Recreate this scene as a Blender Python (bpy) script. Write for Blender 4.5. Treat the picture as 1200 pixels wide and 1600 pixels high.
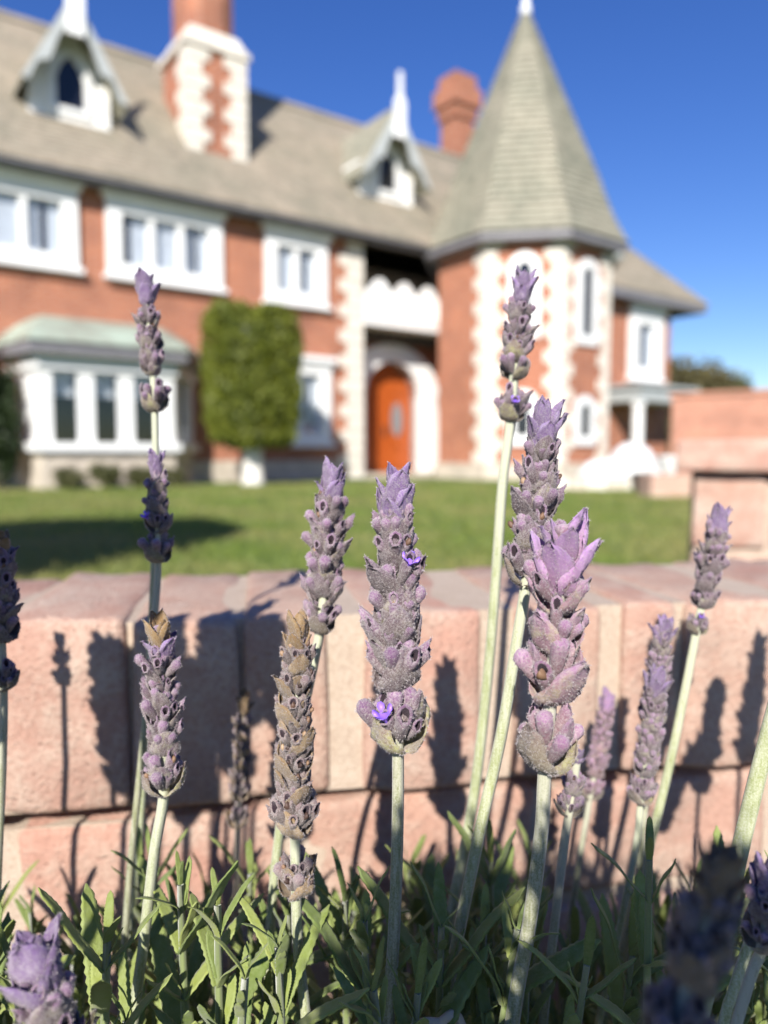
import bpy, math, random
import numpy as np
from mathutils import Vector, Matrix, noise

for o in list(bpy.data.objects):
    bpy.data.objects.remove(o, do_unlink=True)
SC = bpy.context.scene
COL = SC.collection
R = math.radians
rnd = random.Random(7)

# ------------------------------------------------------------------ camera
CAMZ = 0.55
cam_d = bpy.data.cameras.new('camera')
cam = bpy.data.objects.new('camera', cam_d)
COL.objects.link(cam)
cam.location = (0, 0, CAMZ)
cam.rotation_euler = (R(90) - math.atan(90 / 1155), 0, 0)
cam_d.sensor_fit = 'VERTICAL'
cam_d.sensor_height = 36.0
cam_d.sensor_width = 27.0
cam_d.lens = 26.0
cam_d.clip_start = 0.01
cam_d.clip_end = 3000
cam_d.dof.use_dof = True
cam_d.dof.focus_distance = 0.199
cam_d.dof.aperture_fstop = 7.8
SC.camera = cam

# ------------------------------------------------------------------ sky, sun, exposure
SUN_AZ, SUN_EL = R(10.5), R(32)
world = bpy.data.worlds.new('World')
SC.world = world
world.use_nodes = True
wn = world.node_tree
wn.nodes.clear()
sky = wn.nodes.new('ShaderNodeTexSky')
sky.sky_type = 'NISHITA'
sky.sun_disc = False
sky.sun_elevation = SUN_EL
sky.sun_rotation = R(180) + SUN_AZ
sky.altitude = 300
sky.air_density = 1.15
sky.dust_density = 0.1
sky.ozone_density = 5.0
bgn = wn.nodes.new('ShaderNodeBackground')
bgn.inputs['Strength'].default_value = 0.082
wo = wn.nodes.new('ShaderNodeOutputWorld')
hsv = wn.nodes.new('ShaderNodeHueSaturation')
hsv.inputs['Saturation'].default_value = 1.22
hsv.inputs['Hue'].default_value = 0.520
wn.links.new(sky.outputs[0], hsv.inputs['Color'])
wn.links.new(hsv.outputs[0], bgn.inputs[0])
wn.links.new(bgn.outputs[0], wo.inputs[0])

sun_d = bpy.data.lights.new('sun', 'SUN')
sun_d.energy = 5.0
sun_d.angle = R(0.53)
sun_d.color = (1.0, 0.95, 0.87)
sun = bpy.data.objects.new('sun', sun_d)
COL.objects.link(sun)
SUNL = Vector((math.sin(SUN_AZ) * math.cos(SUN_EL), math.cos(SUN_AZ) * math.cos(SUN_EL), -math.sin(SUN_EL)))
sun.rotation_euler = SUNL.to_track_quat('-Z', 'Y').to_euler()
sun.location = (-3, -10, 12)

SC.view_settings.view_transform = 'Standard'
SC.view_settings.look = 'None'
SC.view_settings.exposure = 0.80
SC.view_settings.gamma = 1.0
SC.view_settings.use_curve_mapping = False

# ------------------------------------------------------------------ helpers
def tag(o, label=None, cat=None, group=None, kind=None):
    if label: o['label'] = label
    if cat: o['category'] = cat
    if group: o['group'] = group
    if kind: o['kind'] = kind
    return o

def empty(name, loc=(0, 0, 0), rz=0.0, parent=None):
    o = bpy.data.objects.new(name, None)
    o.empty_display_size = 0.05
    COL.objects.link(o)
    o.location = loc
    o.rotation_euler = (0, 0, rz)
    o.parent = parent
    return o

def inst(name, mesh, parent=None, mat=None):
    o = bpy.data.objects.new(name, mesh)
    COL.objects.link(o)
    o.parent = parent
    if mat is not None:
        o.matrix_local = mat
    return o

def mkmesh(name, v, f, mats, mi=None, smooth=False):
    me = bpy.data.meshes.new(name)
    me.from_pydata([tuple(p) for p in v], [], f)
    for m in (mats if isinstance(mats, (list, tuple)) else [mats]):
        me.materials.append(m)
    if mi is not None:
        me.polygons.foreach_set('material_index', mi)
    if smooth:
        me.polygons.foreach_set('use_smooth', [True] * len(me.polygons))
    me.update()
    return me

class MB:
    def __init__(s, M=None):
        s.v, s.f, s.mi, s.M = [], [], [], M
    def add(s, v, f, mi=0):
        b = len(s.v)
        s.v += [(s.M @ Vector(p)) if s.M else Vector(p) for p in v]
        s.f += [tuple(i + b for i in q) for q in f]
        s.mi += [mi] * len(f)
        return s
    def box(s, x0, x1, y0, y1, z0, z1, mi=0):
        v = [(x0, y0, z0), (x1, y0, z0), (x1, y1, z0), (x0, y1, z0), (x0, y0, z1), (x1, y0, z1), (x1, y1, z1), (x0, y1, z1)]
        f = [(0, 3, 2, 1), (4, 5, 6, 7), (0, 1, 5, 4), (1, 2, 6, 5), (2, 3, 7, 6), (3, 0, 4, 7)]
        return s.add(v, f, mi)
    def prism_y(s, poly, y0, y1, mi=0):          # poly in (x, z), counter-clockwise seen from -y
        n = len(poly)
        v = [(x, y0, z) for x, z in poly] + [(x, y1, z) for x, z in poly]
        f = [tuple(range(n)), tuple(range(2 * n - 1, n - 1, -1))]
        f += [(i, n + i, n + (i + 1) % n, (i + 1) % n) for i in range(n)]
        return s.add(v, f, mi)
    def prism_z(s, poly, z0, z1, mi=0):          # poly in (x, y), counter-clockwise from above
        n = len(poly)
        v = [(x, y, z0) for x, y in poly] + [(x, y, z1) for x, y in poly]
        f = [tuple(range(n - 1, -1, -1)), tuple(range(n, 2 * n))]
        f += [(i, (i + 1) % n, n + (i + 1) % n, n + i) for i in range(n)]
        return s.add(v, f, mi)
    def lathe(s, prof, c=(0, 0), n=12, mi=0):    # prof: (radius, z) bottom to top
        v, f = [], []
        for r, z in prof:
            for k in range(n):
                a = 2 * math.pi * k / n
                v.append((c[0] + r * math.cos(a), c[1] + r * math.sin(a), z))
        for j in range(len(prof) - 1):
            for k in range(n):
                k2 = (k + 1) % n
                f.append((j * n + k, j * n + k2, (j + 1) * n + k2, (j + 1) * n + k))
        f.append(tuple(range(n - 1, -1, -1)))
        f.append(tuple(range((len(prof) - 1) * n, len(prof) * n)))
        return s.add(v, f, mi)
    def build(s, name, mats, parent=None, smooth=False):
        return inst(name, mkmesh(name, s.v, s.f, mats, s.mi, smooth), parent)

# ------------------------------------------------------------------ materials
class NT:
    def __init__(s, name):
        s.m = bpy.data.materials.new(name)
        s.m.use_nodes = True
        s.t = s.m.node_tree
        s.b = s.t.nodes['Principled BSDF']
    def n(s, typ, **kw):
        nd = s.t.nodes.new(typ)
        for k, v in kw.items():
            if k in nd.inputs.keys(): nd.inputs[k].default_value = v
            else: setattr(nd, k, v)
        return nd
    def l(s, a, b): s.t.links.new(a, b)
    def coord(s, kind='Object'): return s.n('ShaderNodeTexCoord').outputs[kind]
    def noise(s, scale, detail=4, rough=0.6, vec=None, stretch=None):
        nd = s.n('ShaderNodeTexNoise', Scale=scale, Detail=detail, Roughness=rough)
        vec = vec or s.coord()
        if stretch:
            mp = s.n('ShaderNodeMapping'); mp.inputs['Scale'].default_value = stretch
            s.l(vec, mp.inputs[0]); vec = mp.outputs[0]
        s.l(vec, nd.inputs['Vector'])
        return nd.outputs['Fac']
    def ramp(s, fac, stops):
        nd = s.n('ShaderNodeValToRGB')
        e = nd.color_ramp.elements
        while len(e) < len(stops): e.new(0.5)
        for q, (p, c) in zip(e, stops):
            q.position = p
            q.color = (*c, 1) if len(c) == 3 else c
        s.l(fac, nd.inputs[0])
        return nd.outputs[0]
    def mix(s, fac, a, b, blend='MIX'):
        nd = s.n('ShaderNodeMix', data_type='RGBA', blend_type=blend)
        for sock, val in ((nd.inputs[0], fac), (nd.inputs[6], a), (nd.inputs[7], b)):
            if isinstance(val, (int, float)): sock.default_value = val
            elif isinstance(val, tuple): sock.default_value = (*val, 1)
            else: s.l(val, sock)
        return nd.outputs[2]
    def math(s, op, a, b=0.0):
        nd = s.n('ShaderNodeMath', operation=op)
        for sock, val in ((nd.inputs[0], a), (nd.inputs[1], b)):
            if isinstance(val, (int, float)): sock.default_value = val
            else: s.l(val, sock)
        return nd.outputs[0]
    def bump(s, h, strength=0.3, dist=0.01):
        nd = s.n('ShaderNodeBump', Strength=strength, Distance=dist)
        s.l(h, nd.inputs['Height'])
        s.l(nd.outputs[0], s.b.inputs['Normal'])
    def rand(s): return s.n('ShaderNodeObjectInfo').outputs['Random']
    def col(s, c):
        if isinstance(c, tuple): s.b.inputs['Base Color'].default_value = (*c, 1)
        else: s.l(c, s.b.inputs['Base Color'])
        return s
    def rough(s, r): s.b.inputs['Roughness'].default_value = r; return s
    def translucent(s, colr, fac):
        tr = s.n('ShaderNodeBsdfTranslucent')
        if isinstance(colr, tuple): tr.inputs[0].default_value = (*colr, 1)
        else: s.l(colr, tr.inputs[0])
        mx = s.n('ShaderNodeMixShader'); mx.inputs[0].default_value = fac
        s.l(s.b.outputs[0], mx.inputs[1]); s.l(tr.outputs[0], mx.inputs[2])
        s.l(mx.outputs[0], s.t.nodes['Material Output'].inputs['Surface'])
        return s

M = {}
def plain(key, c, rough=0.7, var=0.12, scale=6.0, metallic=0.0, bump=0.0, bd=0.01):
    t = NT(key)
    n = t.noise(scale, 5)
    lo = tuple(x * (1 - var) for x in c); hi = tuple(min(1, x * (1 + var)) for x in c)
    t.col(t.ramp(n, [(0.3, lo), (0.7, hi)])).rough(rough)
    t.b.inputs['Metallic'].default_value = metallic
    if bump: t.bump(n, bump, bd)
    M[key] = t.m
    return t

def house_brick(key, c1, c2, mortar, sc=1.0):
    t = NT(key)
    co = t.coord()
    sep = t.n('ShaderNodeSeparateXYZ'); t.l(co, sep.inputs[0])
    cmb = t.n('ShaderNodeCombineXYZ')
    t.l(t.math('ADD', sep.outputs[0], sep.outputs[1]), cmb.inputs[0]); t.l(sep.outputs[2], cmb.inputs[1])
    br = t.n('ShaderNodeTexBrick', Scale=sc)
    br.inputs['Brick Width'].default_value = 0.215
    br.inputs['Row Height'].default_value = 0.072
    br.inputs['Mortar Size'].default_value = 0.006
    br.inputs['Color1'].default_value = (*c1, 1); br.inputs['Color2'].default_value = (*c2, 1)
    br.inputs['Mortar'].default_value = (*mortar, 1)
    t.l(cmb.outputs[0], br.inputs['Vector'])
    big = t.ramp(t.noise(1.3, 7, 0.7), [(0.28, (0.62, 0.62, 0.64)), (0.5, (1, 1, 1)), (0.75, (1.22, 1.16, 1.1))])
    t.col(t.mix(1.0, br.outputs['Color'], big, 'MULTIPLY')).rough(0.85)
    t.bump(br.outputs['Fac'], -0.4, 0.01)
    M[key] = t.m
house_brick('brick_red', (0.37, 0.125, 0.062), (0.29, 0.092, 0.05), (0.42, 0.30, 0.22))
house_brick('brick_salmon', (0.52, 0.26, 0.17), (0.44, 0.21, 0.14), (0.50, 0.37, 0.28))
plain('stone', (0.66, 0.61, 0.53), 0.85, 0.14, 5, bump=0.4, bd=0.02)
plain('base_stone', (0.46, 0.40, 0.33), 0.9, 0.25, 4, bump=0.5, bd=0.03)
plain('white', (0.76, 0.76, 0.75), 0.5, 0.06, 3)
plain('stucco', (0.80, 0.79, 0.77), 0.8, 0.05, 9, bump=0.3)
plain('grey_trim', (0.17, 0.165, 0.18), 0.6, 0.15, 3)
plain('soffit', (0.10, 0.085, 0.075), 0.8, 0.2, 5)
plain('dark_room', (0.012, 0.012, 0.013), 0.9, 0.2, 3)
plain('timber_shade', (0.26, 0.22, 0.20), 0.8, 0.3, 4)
plain('curtain', (0.80, 0.80, 0.82), 0.9, 0.08, 7)
plain('iron', (0.02, 0.022, 0.022), 0.5, 0.2, 9)
plain('pot', (0.035, 0.035, 0.038), 0.6, 0.3, 9)
plain('white_bark', (0.66, 0.63, 0.57), 0.9, 0.18, 14, bump=0.5)
plain('bark', (0.13, 0.095, 0.065), 0.9, 0.35, 18, bump=0.8, bd=0.02)

t = NT('copper')
n = t.noise(2.2, 6)
t.col(t.ramp(n, [(0.3, (0.20, 0.19, 0.15)), (0.5, (0.29, 0.33, 0.27)), (0.7, (0.36, 0.44, 0.36))])).rough(0.7)
M['copper'] = t.m

t = NT('door_wood')
n = t.noise(5, 6, stretch=(7, 7, 0.7))
t.col(t.ramp(n, [(0.3, (0.30, 0.058, 0.010)), (0.7, (0.44, 0.10, 0.018))])).rough(0.35)
M['door_wood'] = t.m

def shingles(key, a, b, c):
    t = NT(key)
    n1 = t.noise(1.1, 6); n2 = t.noise(18, 3, stretch=(1, 1, 2.2))
    n3 = t.noise(5.5, 5, 0.75)
    base = t.ramp(t.math('ADD', t.math('MULTIPLY', n2, 0.45), t.math('MULTIPLY', n3, 0.55)), [(0.36, a), (0.5, b), (0.64, c)])
    t.col(t.mix(1.0, base, t.ramp(n1, [(0.3, (0.76, 0.79, 0.74)), (0.7, (1.12, 1.07, 1.02))]), 'MULTIPLY')).rough(0.9)
    t.bump(n2, 0.5, 0.01)
    M[key] = t.m
shingles('shingle', (0.15, 0.13, 0.105), (0.275, 0.24, 0.19), (0.36, 0.315, 0.255))
shingles('shingle_turret', (0.13, 0.13, 0.105), (0.27, 0.26, 0.21), (0.40, 0.38, 0.31))

t = NT('glass')
gl = t.n('ShaderNodeBsdfGlossy', Roughness=0.03); tr = t.n('ShaderNodeBsdfTransparent'); tr.inputs[0].default_value = (0.86, 0.88, 0.9, 1)
lw = t.n('ShaderNodeLayerWeight')
fz = t.math('ADD', t.math('MULTIPLY', t.math('POWER', lw.outputs['Facing'], 4.0), 0.9), 0.05)
mx = t.n('ShaderNodeMixShader')
t.l(fz, mx.inputs[0]); t.l(tr.outputs[0], mx.inputs[1]); t.l(gl.outputs[0], mx.inputs[2])
t.l(mx.outputs[0], t.t.nodes['Material Output'].inputs['Surface'])
M['glass'] = t.m

# garden (near) brick: weathered salmon clay, pale bloom, pits
t = NT('cap_brick')
rn = t.rand()
base = t.ramp(rn, [(0.0, (0.49, 0.30, 0.225)), (0.35, (0.50, 0.275, 0.21)), (0.6, (0.52, 0.36, 0.27)), (0.85, (0.46, 0.25, 0.19)), (1.0, (0.50, 0.38, 0.30))])
off = t.n('ShaderNodeVectorMath', operation='ADD'); cx_ = t.n('ShaderNodeCombineXYZ')
for i_ in range(3): t.l(t.math('MULTIPLY', rn, 3.7 + i_), cx_.inputs[i_])
t.l(t.coord(), off.inputs[0]); t.l(cx_.outputs[0], off.inputs[1]); co = off.outputs[0]
big = t.noise(30, 7, 0.7, co)
fine = t.noise(420, 5, 0.7, co)
pits = t.n('ShaderNodeTexVoronoi', Scale=260.0); t.l(co, pits.inputs['Vector'])
c1 = t.mix(t.ramp(big, [(0.42, (0, 0, 0)), (0.68, (1, 1, 1))]), base, (0.58, 0.46, 0.37))
stain = t.noise(14, 6, 0.7, co)
c1 = t.mix(t.ramp(stain, [(0.52, (0, 0, 0)), (0.70, (0.6, 0.6, 0.6))]), c1, (0.33, 0.25, 0.20))
c2 = t.mix(t.ramp(fine, [(0.38, (0.55, 0.55, 0.55)), (0.55, (0, 0, 0))]), c1, (0.36, 0.19, 0.14))
t.col(c2).rough(0.92)
h = t.math('ADD', t.math('MULTIPLY', big, 1.2), t.math('ADD', fine, t.math('MULTIPLY', t.ramp(pits.outputs['Distance'], [(0.05, (0, 0, 0)), (0.25, (1, 1, 1))]), 0.5)))
t.bump(h, 0.8, 0.0025)
M['cap_brick'] = t.m
t = NT('mortar')
f1 = t.noise(60, 5); f2 = t.noise(700, 4, 0.75)
t.col(t.mix(t.ramp(f2, [(0.35, (1, 1, 1)), (0.6, (0, 0, 0))]), t.ramp(f1, [(0.3, (0.50, 0.40, 0.31)), (0.7, (0.60, 0.50, 0.40))]), (0.38, 0.28, 0.21))).rough(0.95)
t.bump(f2, 0.7, 0.0015)
M['mortar'] = t.m
t = NT('soil')
f1 = t.noise(40, 8, 0.7); f2 = t.noise(300, 5, 0.7)
t.col(t.ramp(f1, [(0.3, (0.035, 0.024, 0.017)), (0.7, (0.11, 0.075, 0.052))])).rough(0.95)
t.bump(t.math('ADD', f1, f2), 1.0, 0.01)
M['soil'] = t.m

t = NT('lawn')
f1 = t.noise(0.55, 6, 0.6); f2 = t.noise(30, 4, 0.7)
g = t.ramp(f2, [(0.3, (0.04, 0.08, 0.010)), (0.7, (0.10, 0.15, 0.025))])
t.col(t.mix(t.ramp(f1, [(0.52, (0, 0, 0)), (0.72, (1, 1, 1))]), g, (0.19, 0.16, 0.065))).rough(0.9)
M['lawn'] = t.m
t = NT('grass_blade')
f1 = t.noise(0.8, 7, 0.65); f2 = t.noise(25, 3)
g = t.ramp(f2, [(0.3, (0.10, 0.17, 0.02)), (0.7, (0.24, 0.30, 0.055))])
cc = t.mix(t.ramp(f1, [(0.44, (0, 0, 0)), (0.64, (1, 1, 1))]), g, (0.34, 0.30, 0.11))
t.col(cc).rough(0.6); t.translucent(cc, 0.35)
M['grass_blade'] = t.m

def leafmat(key, a, b, tf=0.3, scale=3.0, rough=0.55):
    t = NT(key)
    cc = t.ramp(t.noise(scale, 6, 0.7), [(0.28, a), (0.72, b)])
    t.col(cc).rough(rough); t.translucent(cc, tf)
    M[key] = t.m
leafmat('leaf_topiary', (0.07, 0.10, 0.010), (0.24, 0.26, 0.03), 0.3, 4)
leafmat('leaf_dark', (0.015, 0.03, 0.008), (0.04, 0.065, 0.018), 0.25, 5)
leafmat('leaf_olive', (0.06, 0.07, 0.022), (0.15, 0.15, 0.055), 0.3, 4)
leafmat('leaf_far', (0.07, 0.065, 0.025), (0.17, 0.14, 0.06), 0.25, 0.5)

# lavender -------------------------------------------------------------
def lav(key, plum, felt, tipcol, tip0=0.55, tip1=0.95, feltmid=0.5, tf=0.12, moss=None, contrast=0.11):
    """felted plant skin: coloured skin seen through pale down, richer colour towards the free end"""
    t = NT(key)
    co = t.coord()
    rn = t.rand()
    off = t.n('ShaderNodeVectorMath', operation='ADD')
    sc = t.n('ShaderNodeCombineXYZ'); 
    for i in range(3): t.l(t.math('MULTIPLY', rn, 0.7 + i), sc.inputs[i])
    t.l(co, off.inputs[0]); t.l(sc.outputs[0], off.inputs[1])
    v = off.outputs[0]
    n1 = t.noise(2100, 4, 0.8, v)
    n2 = t.noise(330, 3, 0.6, v)
    gen = t.n('ShaderNodeSeparateXYZ'); t.l(t.coord('Generated'), gen.inputs[0])
    tip = t.ramp(t.math('ADD', gen.outputs[2], t.math('MULTIPLY', t.math('SUBTRACT', n2, 0.5), 0.5)), [(tip0, (0, 0, 0)), (tip1, (1, 1, 1))])
    skin = t.mix(tip, plum, tipcol)
    if moss:
        mm = t.math('MULTIPLY', t.ramp(n2, [(0.48, (0, 0, 0)), (0.66, (1, 1, 1))]), t.ramp(rn, [(0.30, (0, 0, 0)), (0.75, (1, 1, 1))]))
        skin = t.mix(mm, skin, moss)
    fl = t.math('ADD', t.math('MULTIPLY', n1, 0.75), t.math('MULTIPLY', n2, 0.25))
    c = t.mix(t.ramp(fl, [(feltmid - contrast, (0.05, 0.05, 0.05)), (feltmid + contrast, (0.85, 0.85, 0.85))]), skin, felt)
    val = t.n('ShaderNodeHueSaturation', Saturation=1.0)
    t.l(c, val.inputs['Color'])
    t.l(t.math('ADD', t.math('MULTIPLY', rn, 0.45), 0.78), val.inputs['Value'])
    t.col(val.outputs[0]).rough(0.8)
    t.b.inputs['Sheen Weight'].default_value = 0.35
    t.b.inputs['Sheen Roughness'].default_value = 0.5
    t.b.inputs['Sheen Tint'].default_value = (0.95, 0.9, 0.92, 1)
    t.b.inputs['Specular IOR Level'].default_value = 0.25
    t.bump(t.math('ADD', n1, n2), 0.9, 0.0005)
    t.translucent(val.outputs[0], tf)
    M[key] = t.m
FELT = (0.50, 0.45, 0.435)
lav('calyx', (0.11, 0.060, 0.078), FELT, (0.20, 0.075, 0.205), 0.45, 0.9, 0.54)
lav('calyx_pink', (0.22, 0.105, 0.14), (0.48, 0.40, 0.40), (0.29, 0.12, 0.27), 0.5, 0.95, 0.54)
lav('calyx_dry', (0.10, 0.068, 0.062), (0.40, 0.34, 0.31), (0.19, 0.115, 0.14), 0.5, 0.95, 0.535)
lav('bract', (0.12, 0.072, 0.082), FELT, (0.17, 0.085, 0.16), 0.5, 1.0, 0.535, 0.18, (0.19, 0.17, 0.04))
lav('bract_low', (0.19, 0.14, 0.09), (0.46, 0.42, 0.34), (0.22, 0.13, 0.15), 0.5, 1.0, 0.54, 0.2, (0.34, 0.34, 0.05))
lav('bract_pink', (0.34, 0.17, 0.22), (0.52, 0.42, 0.43), (0.38, 0.20, 0.38), 0.5, 1.0, 0.54, 0.22, (0.36, 0.33, 0.09))
lav('bract_dry', (0.20, 0.12, 0.055), (0.42, 0.34, 0.24), (0.30, 0.16, 0.05), 0.4, 1.0, 0.5, 0.2, (0.34, 0.20, 0.06))
lav('coma', (0.23, 0.125, 0.30), (0.58, 0.52, 0.57), (0.29, 0.16, 0.43), 0.3, 0.9, 0.545, 0.3)
lav('coma_pink', (0.42, 0.22, 0.40), (0.56, 0.45, 0.48), (0.42, 0.24, 0.52), 0.3, 0.9, 0.58, 0.25)
lav('coma_dry', (0.24, 0.13, 0.045), (0.48, 0.37, 0.22), (0.36, 0.20, 0.07), 0.3, 0.9, 0.52, 0.2)
lav('throat', (0.020, 0.008, 0.016), (0.045, 0.022, 0.030), (0.03, 0.010, 0.03), 0.6, 1.0, 0.62)
t = NT('seed')
t.col(t.ramp(t.rand(), [(0.0, (0.025, 0.014, 0.014)), (0.5, (0.10, 0.055, 0.04)), (0.8, (0.20, 0.115, 0.065)), (1.0, (0.36, 0.25, 0.16))])).rough(0.6)
M['seed'] = t.m
plain('violet', (0.30, 0.16, 0.80), 0.45, 0.15, 500)
t = NT('down')
t.col((0.60, 0.55, 0.55)).rough(0.8); t.translucent((0.60, 0.55, 0.55), 0.4)
t.b.inputs['Specular IOR Level'].default_value = 0.1
M['down'] = t.m

def stemmat(key, a, b, felt):
    t = NT(key)
    co = t.coord()
    n1 = t.noise(900, 4, 0.7, co, stretch=(1, 1, 0.12))
    n2 = t.noise(1900, 3, 0.7, co)
    n3 = t.noise(60, 3, 0.6, co)
    g = t.ramp(n3, [(0.3, a), (0.7, b)])
    f = t.math('ADD', t.math('MULTIPLY', n1, 0.5), t.math('MULTIPLY', n2, 0.5))
    gz = t.n('ShaderNodeSeparateXYZ'); t.l(t.coord('Generated'), gz.inputs[0])
    top = t.math('MULTIPLY', t.ramp(gz.outputs[2], [(0.76, (0, 0, 0)), (0.88, (1, 1, 1))]), 0.16)
    c = t.mix(t.ramp(t.math('ADD', f, top), [(0.40, (0, 0, 0)), (0.62, (0.85, 0.85, 0.85))]), g, felt)
    t.col(c).rough(0.75)
    t.b.inputs['Sheen Weight'].default_value = 0.3
    t.bump(f, 0.5, 0.0003)
    M[key] = t.m
stemmat('stem', (0.13, 0.145, 0.055), (0.21, 0.22, 0.09), (0.44, 0.43, 0.34))
stemmat('stem_pale', (0.18, 0.21, 0.075), (0.28, 0.31, 0.13), (0.48, 0.49, 0.37))
stemmat('stem_dry', (0.26, 0.20, 0.12), (0.36, 0.29, 0.19), (0.52, 0.45, 0.35))
stemmat('stem_green', (0.075, 0.11, 0.022), (0.13, 0.17, 0.04), (0.19, 0.23, 0.09))
def lavleaf(key, a, b, felt):
    t = NT(key)
    co = t.coord()
    rn = t.rand()
    n1 = t.noise(260, 4, 0.7, co); n2 = t.noise(1500, 3, 0.7, co)
    g = t.mix(rn, a, b)
    c = t.mix(t.math('MULTIPLY', t.ramp(n1, [(0.35, (0, 0, 0)), (0.75, (1, 1, 1))]), 0.5), g, felt)
    t.col(c).rough(0.6)
    t.b.inputs['Sheen Weight'].default_value = 0.2
    t.bump(t.math('ADD', n1, n2), 0.5, 0.0005)
    t.translucent(t.mix(0.5, g, (0.25, 0.36, 0.04)), 0.3)
    M[key] = t.m
lavleaf('lav_leaf', (0.12, 0.19, 0.026), (0.32, 0.37, 0.07), (0.42, 0.47, 0.24))

# ------------------------------------------------------------------ ground
# planting bed soil (the raised bed that the lavender grows in)
WD = Vector((0.32, 0.0545, 0)).normalized()           # direction of the low brick wall
WN = Vector((WD.y, -WD.x, 0))                          # its face towards the bed
W0 = Vector((-0.14, 0.3225, 0))
SOILZ = 0.15

def ground_z(x, y): return 0.0
lv, lf = [], []
xs = [-300, -60, -20, -12, -6, -3, 0, 3, 6, 12, 20, 60, 300]
ys = [-300, -60, -20, -8, -3, 0, 3, 6, 10, 15, 25, 60, 200, 1500]
for y in ys:
    for x in xs: lv.append((x * (3 if y > 100 else 1), y, 0.0))
nx = len(xs)
for j in range(len(ys) - 1):
    for i in range(nx - 1): lf.append((j * nx + i, j * nx + i + 1, (j + 1) * nx + i + 1, (j + 1) * nx + i))
tag(inst('lawn', mkmesh('lawn', lv, lf, M['lawn'])), kind='structure')

# soil sheet with gentle lumps, in wall coordinates (a along wall, b away from it)
sv, sf = [], []
NA, NB = 90, 50
for j in range(NB + 1):
    for i in range(NA + 1):
        a = -0.9 + 2.1 * i / NA; b = -0.05 + 1.1 * j / NB
        p = W0 + WD * a + WN * b
        z = SOILZ + 0.012 * noise.noise(p * 14) + 0.004 * noise.noise(p * 60)
        if j == NB or i in (0, NA): z = -0.01
        sv.append((p.x, p.y, z))
for j in range(NB):
    for i in range(NA):
        sf.append((j * (NA + 1) + i, (j + 1) * (NA + 1) + i, (j + 1) * (NA + 1) + i + 1, j * (NA + 1) + i + 1))
tag(inst('planting_bed_soil', mkmesh('planting_bed_soil', sv, sf, M['soil'], smooth=True)), kind='structure')

# grass blades on the lawn behind the wall
def blades(n, seed):
    g = np.random.default_rng(seed)
    y = 0.9 + (g.random(n) ** 1.5) * 13.5
    half = 0.75 * y + 0.5
    x = (g.random(n) * 2 - 1) * half
    h = 0.022 + 0.026 * g.random(n)
    w = (0.0022 + 0.002 * g.random(n)) * (1 + y * 0.14)
    a = g.random(n) * 2 * math.pi
    la = g.random(n) * 2 * math.pi; ll = h * (0.2 + 0.7 * g.random(n))
    v = np.zeros((n, 3, 3))
    v[:, 0] = np.stack([x - np.cos(a) * w, y - np.sin(a) * w, np.full(n, -0.002)], 1)
    v[:, 1] = np.stack([x + np.cos(a) * w, y + np.sin(a) * w, np.full(n, -0.002)], 1)
    v[:, 2] = np.stack([x + np.cos(la) * ll, y + np.sin(la) * ll, h], 1)
    return v.reshape(-1, 3)
def trimesh(name, v, mat):
    n = len(v) // 3
    me = bpy.data.meshes.new(name)
    me.vertices.add(3 * n); me.vertices.foreach_set('co', v.astype(np.float32).ravel())
    me.loops.add(3 * n); me.loops.foreach_set('vertex_index', np.arange(3 * n, dtype=np.int32))
    me.polygons.add(n); me.polygons.foreach_set('loop_start', np.arange(0, 3 * n, 3, dtype=np.int32))
    me.materials.append(mat)
    me.update(calc_edges=True)
    return me
gv = blades(150000, 3).reshape(-1, 3, 3)
ctr = gv.mean(1)
# keep blades off the house, the bed, the pier and the paving
hu = (ctr[:, 0] + 6.44) * 0.807 + (ctr[:, 1] - 12.4) * 0.590
hd = (ctr[:, 0] + 6.44) * 0.590 - (ctr[:, 1] - 12.4) * 0.807
keep = (hd > 1.25) | (hu < -3)
keep &= ~((ctr[:, 0] > 0.36) & (ctr[:, 1] < 1.45))
keep &= ~((np.hypot(ctr[:, 0] - 3.36, ctr[:, 1] - 18.16) < 2.4))
tag(inst('grass', trimesh('grass', gv[keep].reshape(-1, 3), M['grass_blade'])), 'short green lawn grass with dry straw patches before the house', 'grass', kind='stuff')

# ------------------------------------------------------------------ the house
HOUSE = empty('brick_house', (-6.44, 12.4, 0), math.atan2(0.590, 0.807))
tag(HOUSE, 'red brick mansion with shingled roof, dormers, chimneys and pointed octagonal turret', 'house')
H = HOUSE
EAVE = 5.36

def wall_grid(mb, x0, x1, z0, z1, y0, y1, holes):
    xs = sorted({x0, x1} | {min(max(v, x0), x1) for h in holes for v in h[:2]})
    zs = sorted({z0, z1} | {min(max(v, z0), z1) for h in holes for v in h[2:]})
    for i in range(len(xs) - 1):
        for j in range(len(zs) - 1):
            cx, cz = (xs[i] + xs[i + 1]) / 2, (zs[j] + zs[j + 1]) / 2
            if any(h[0] < cx < h[1] and h[2] < cz < h[3] for h in holes): continue
            mb.box(xs[i], xs[i + 1], y0, y1, zs[j], zs[j + 1])

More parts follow.
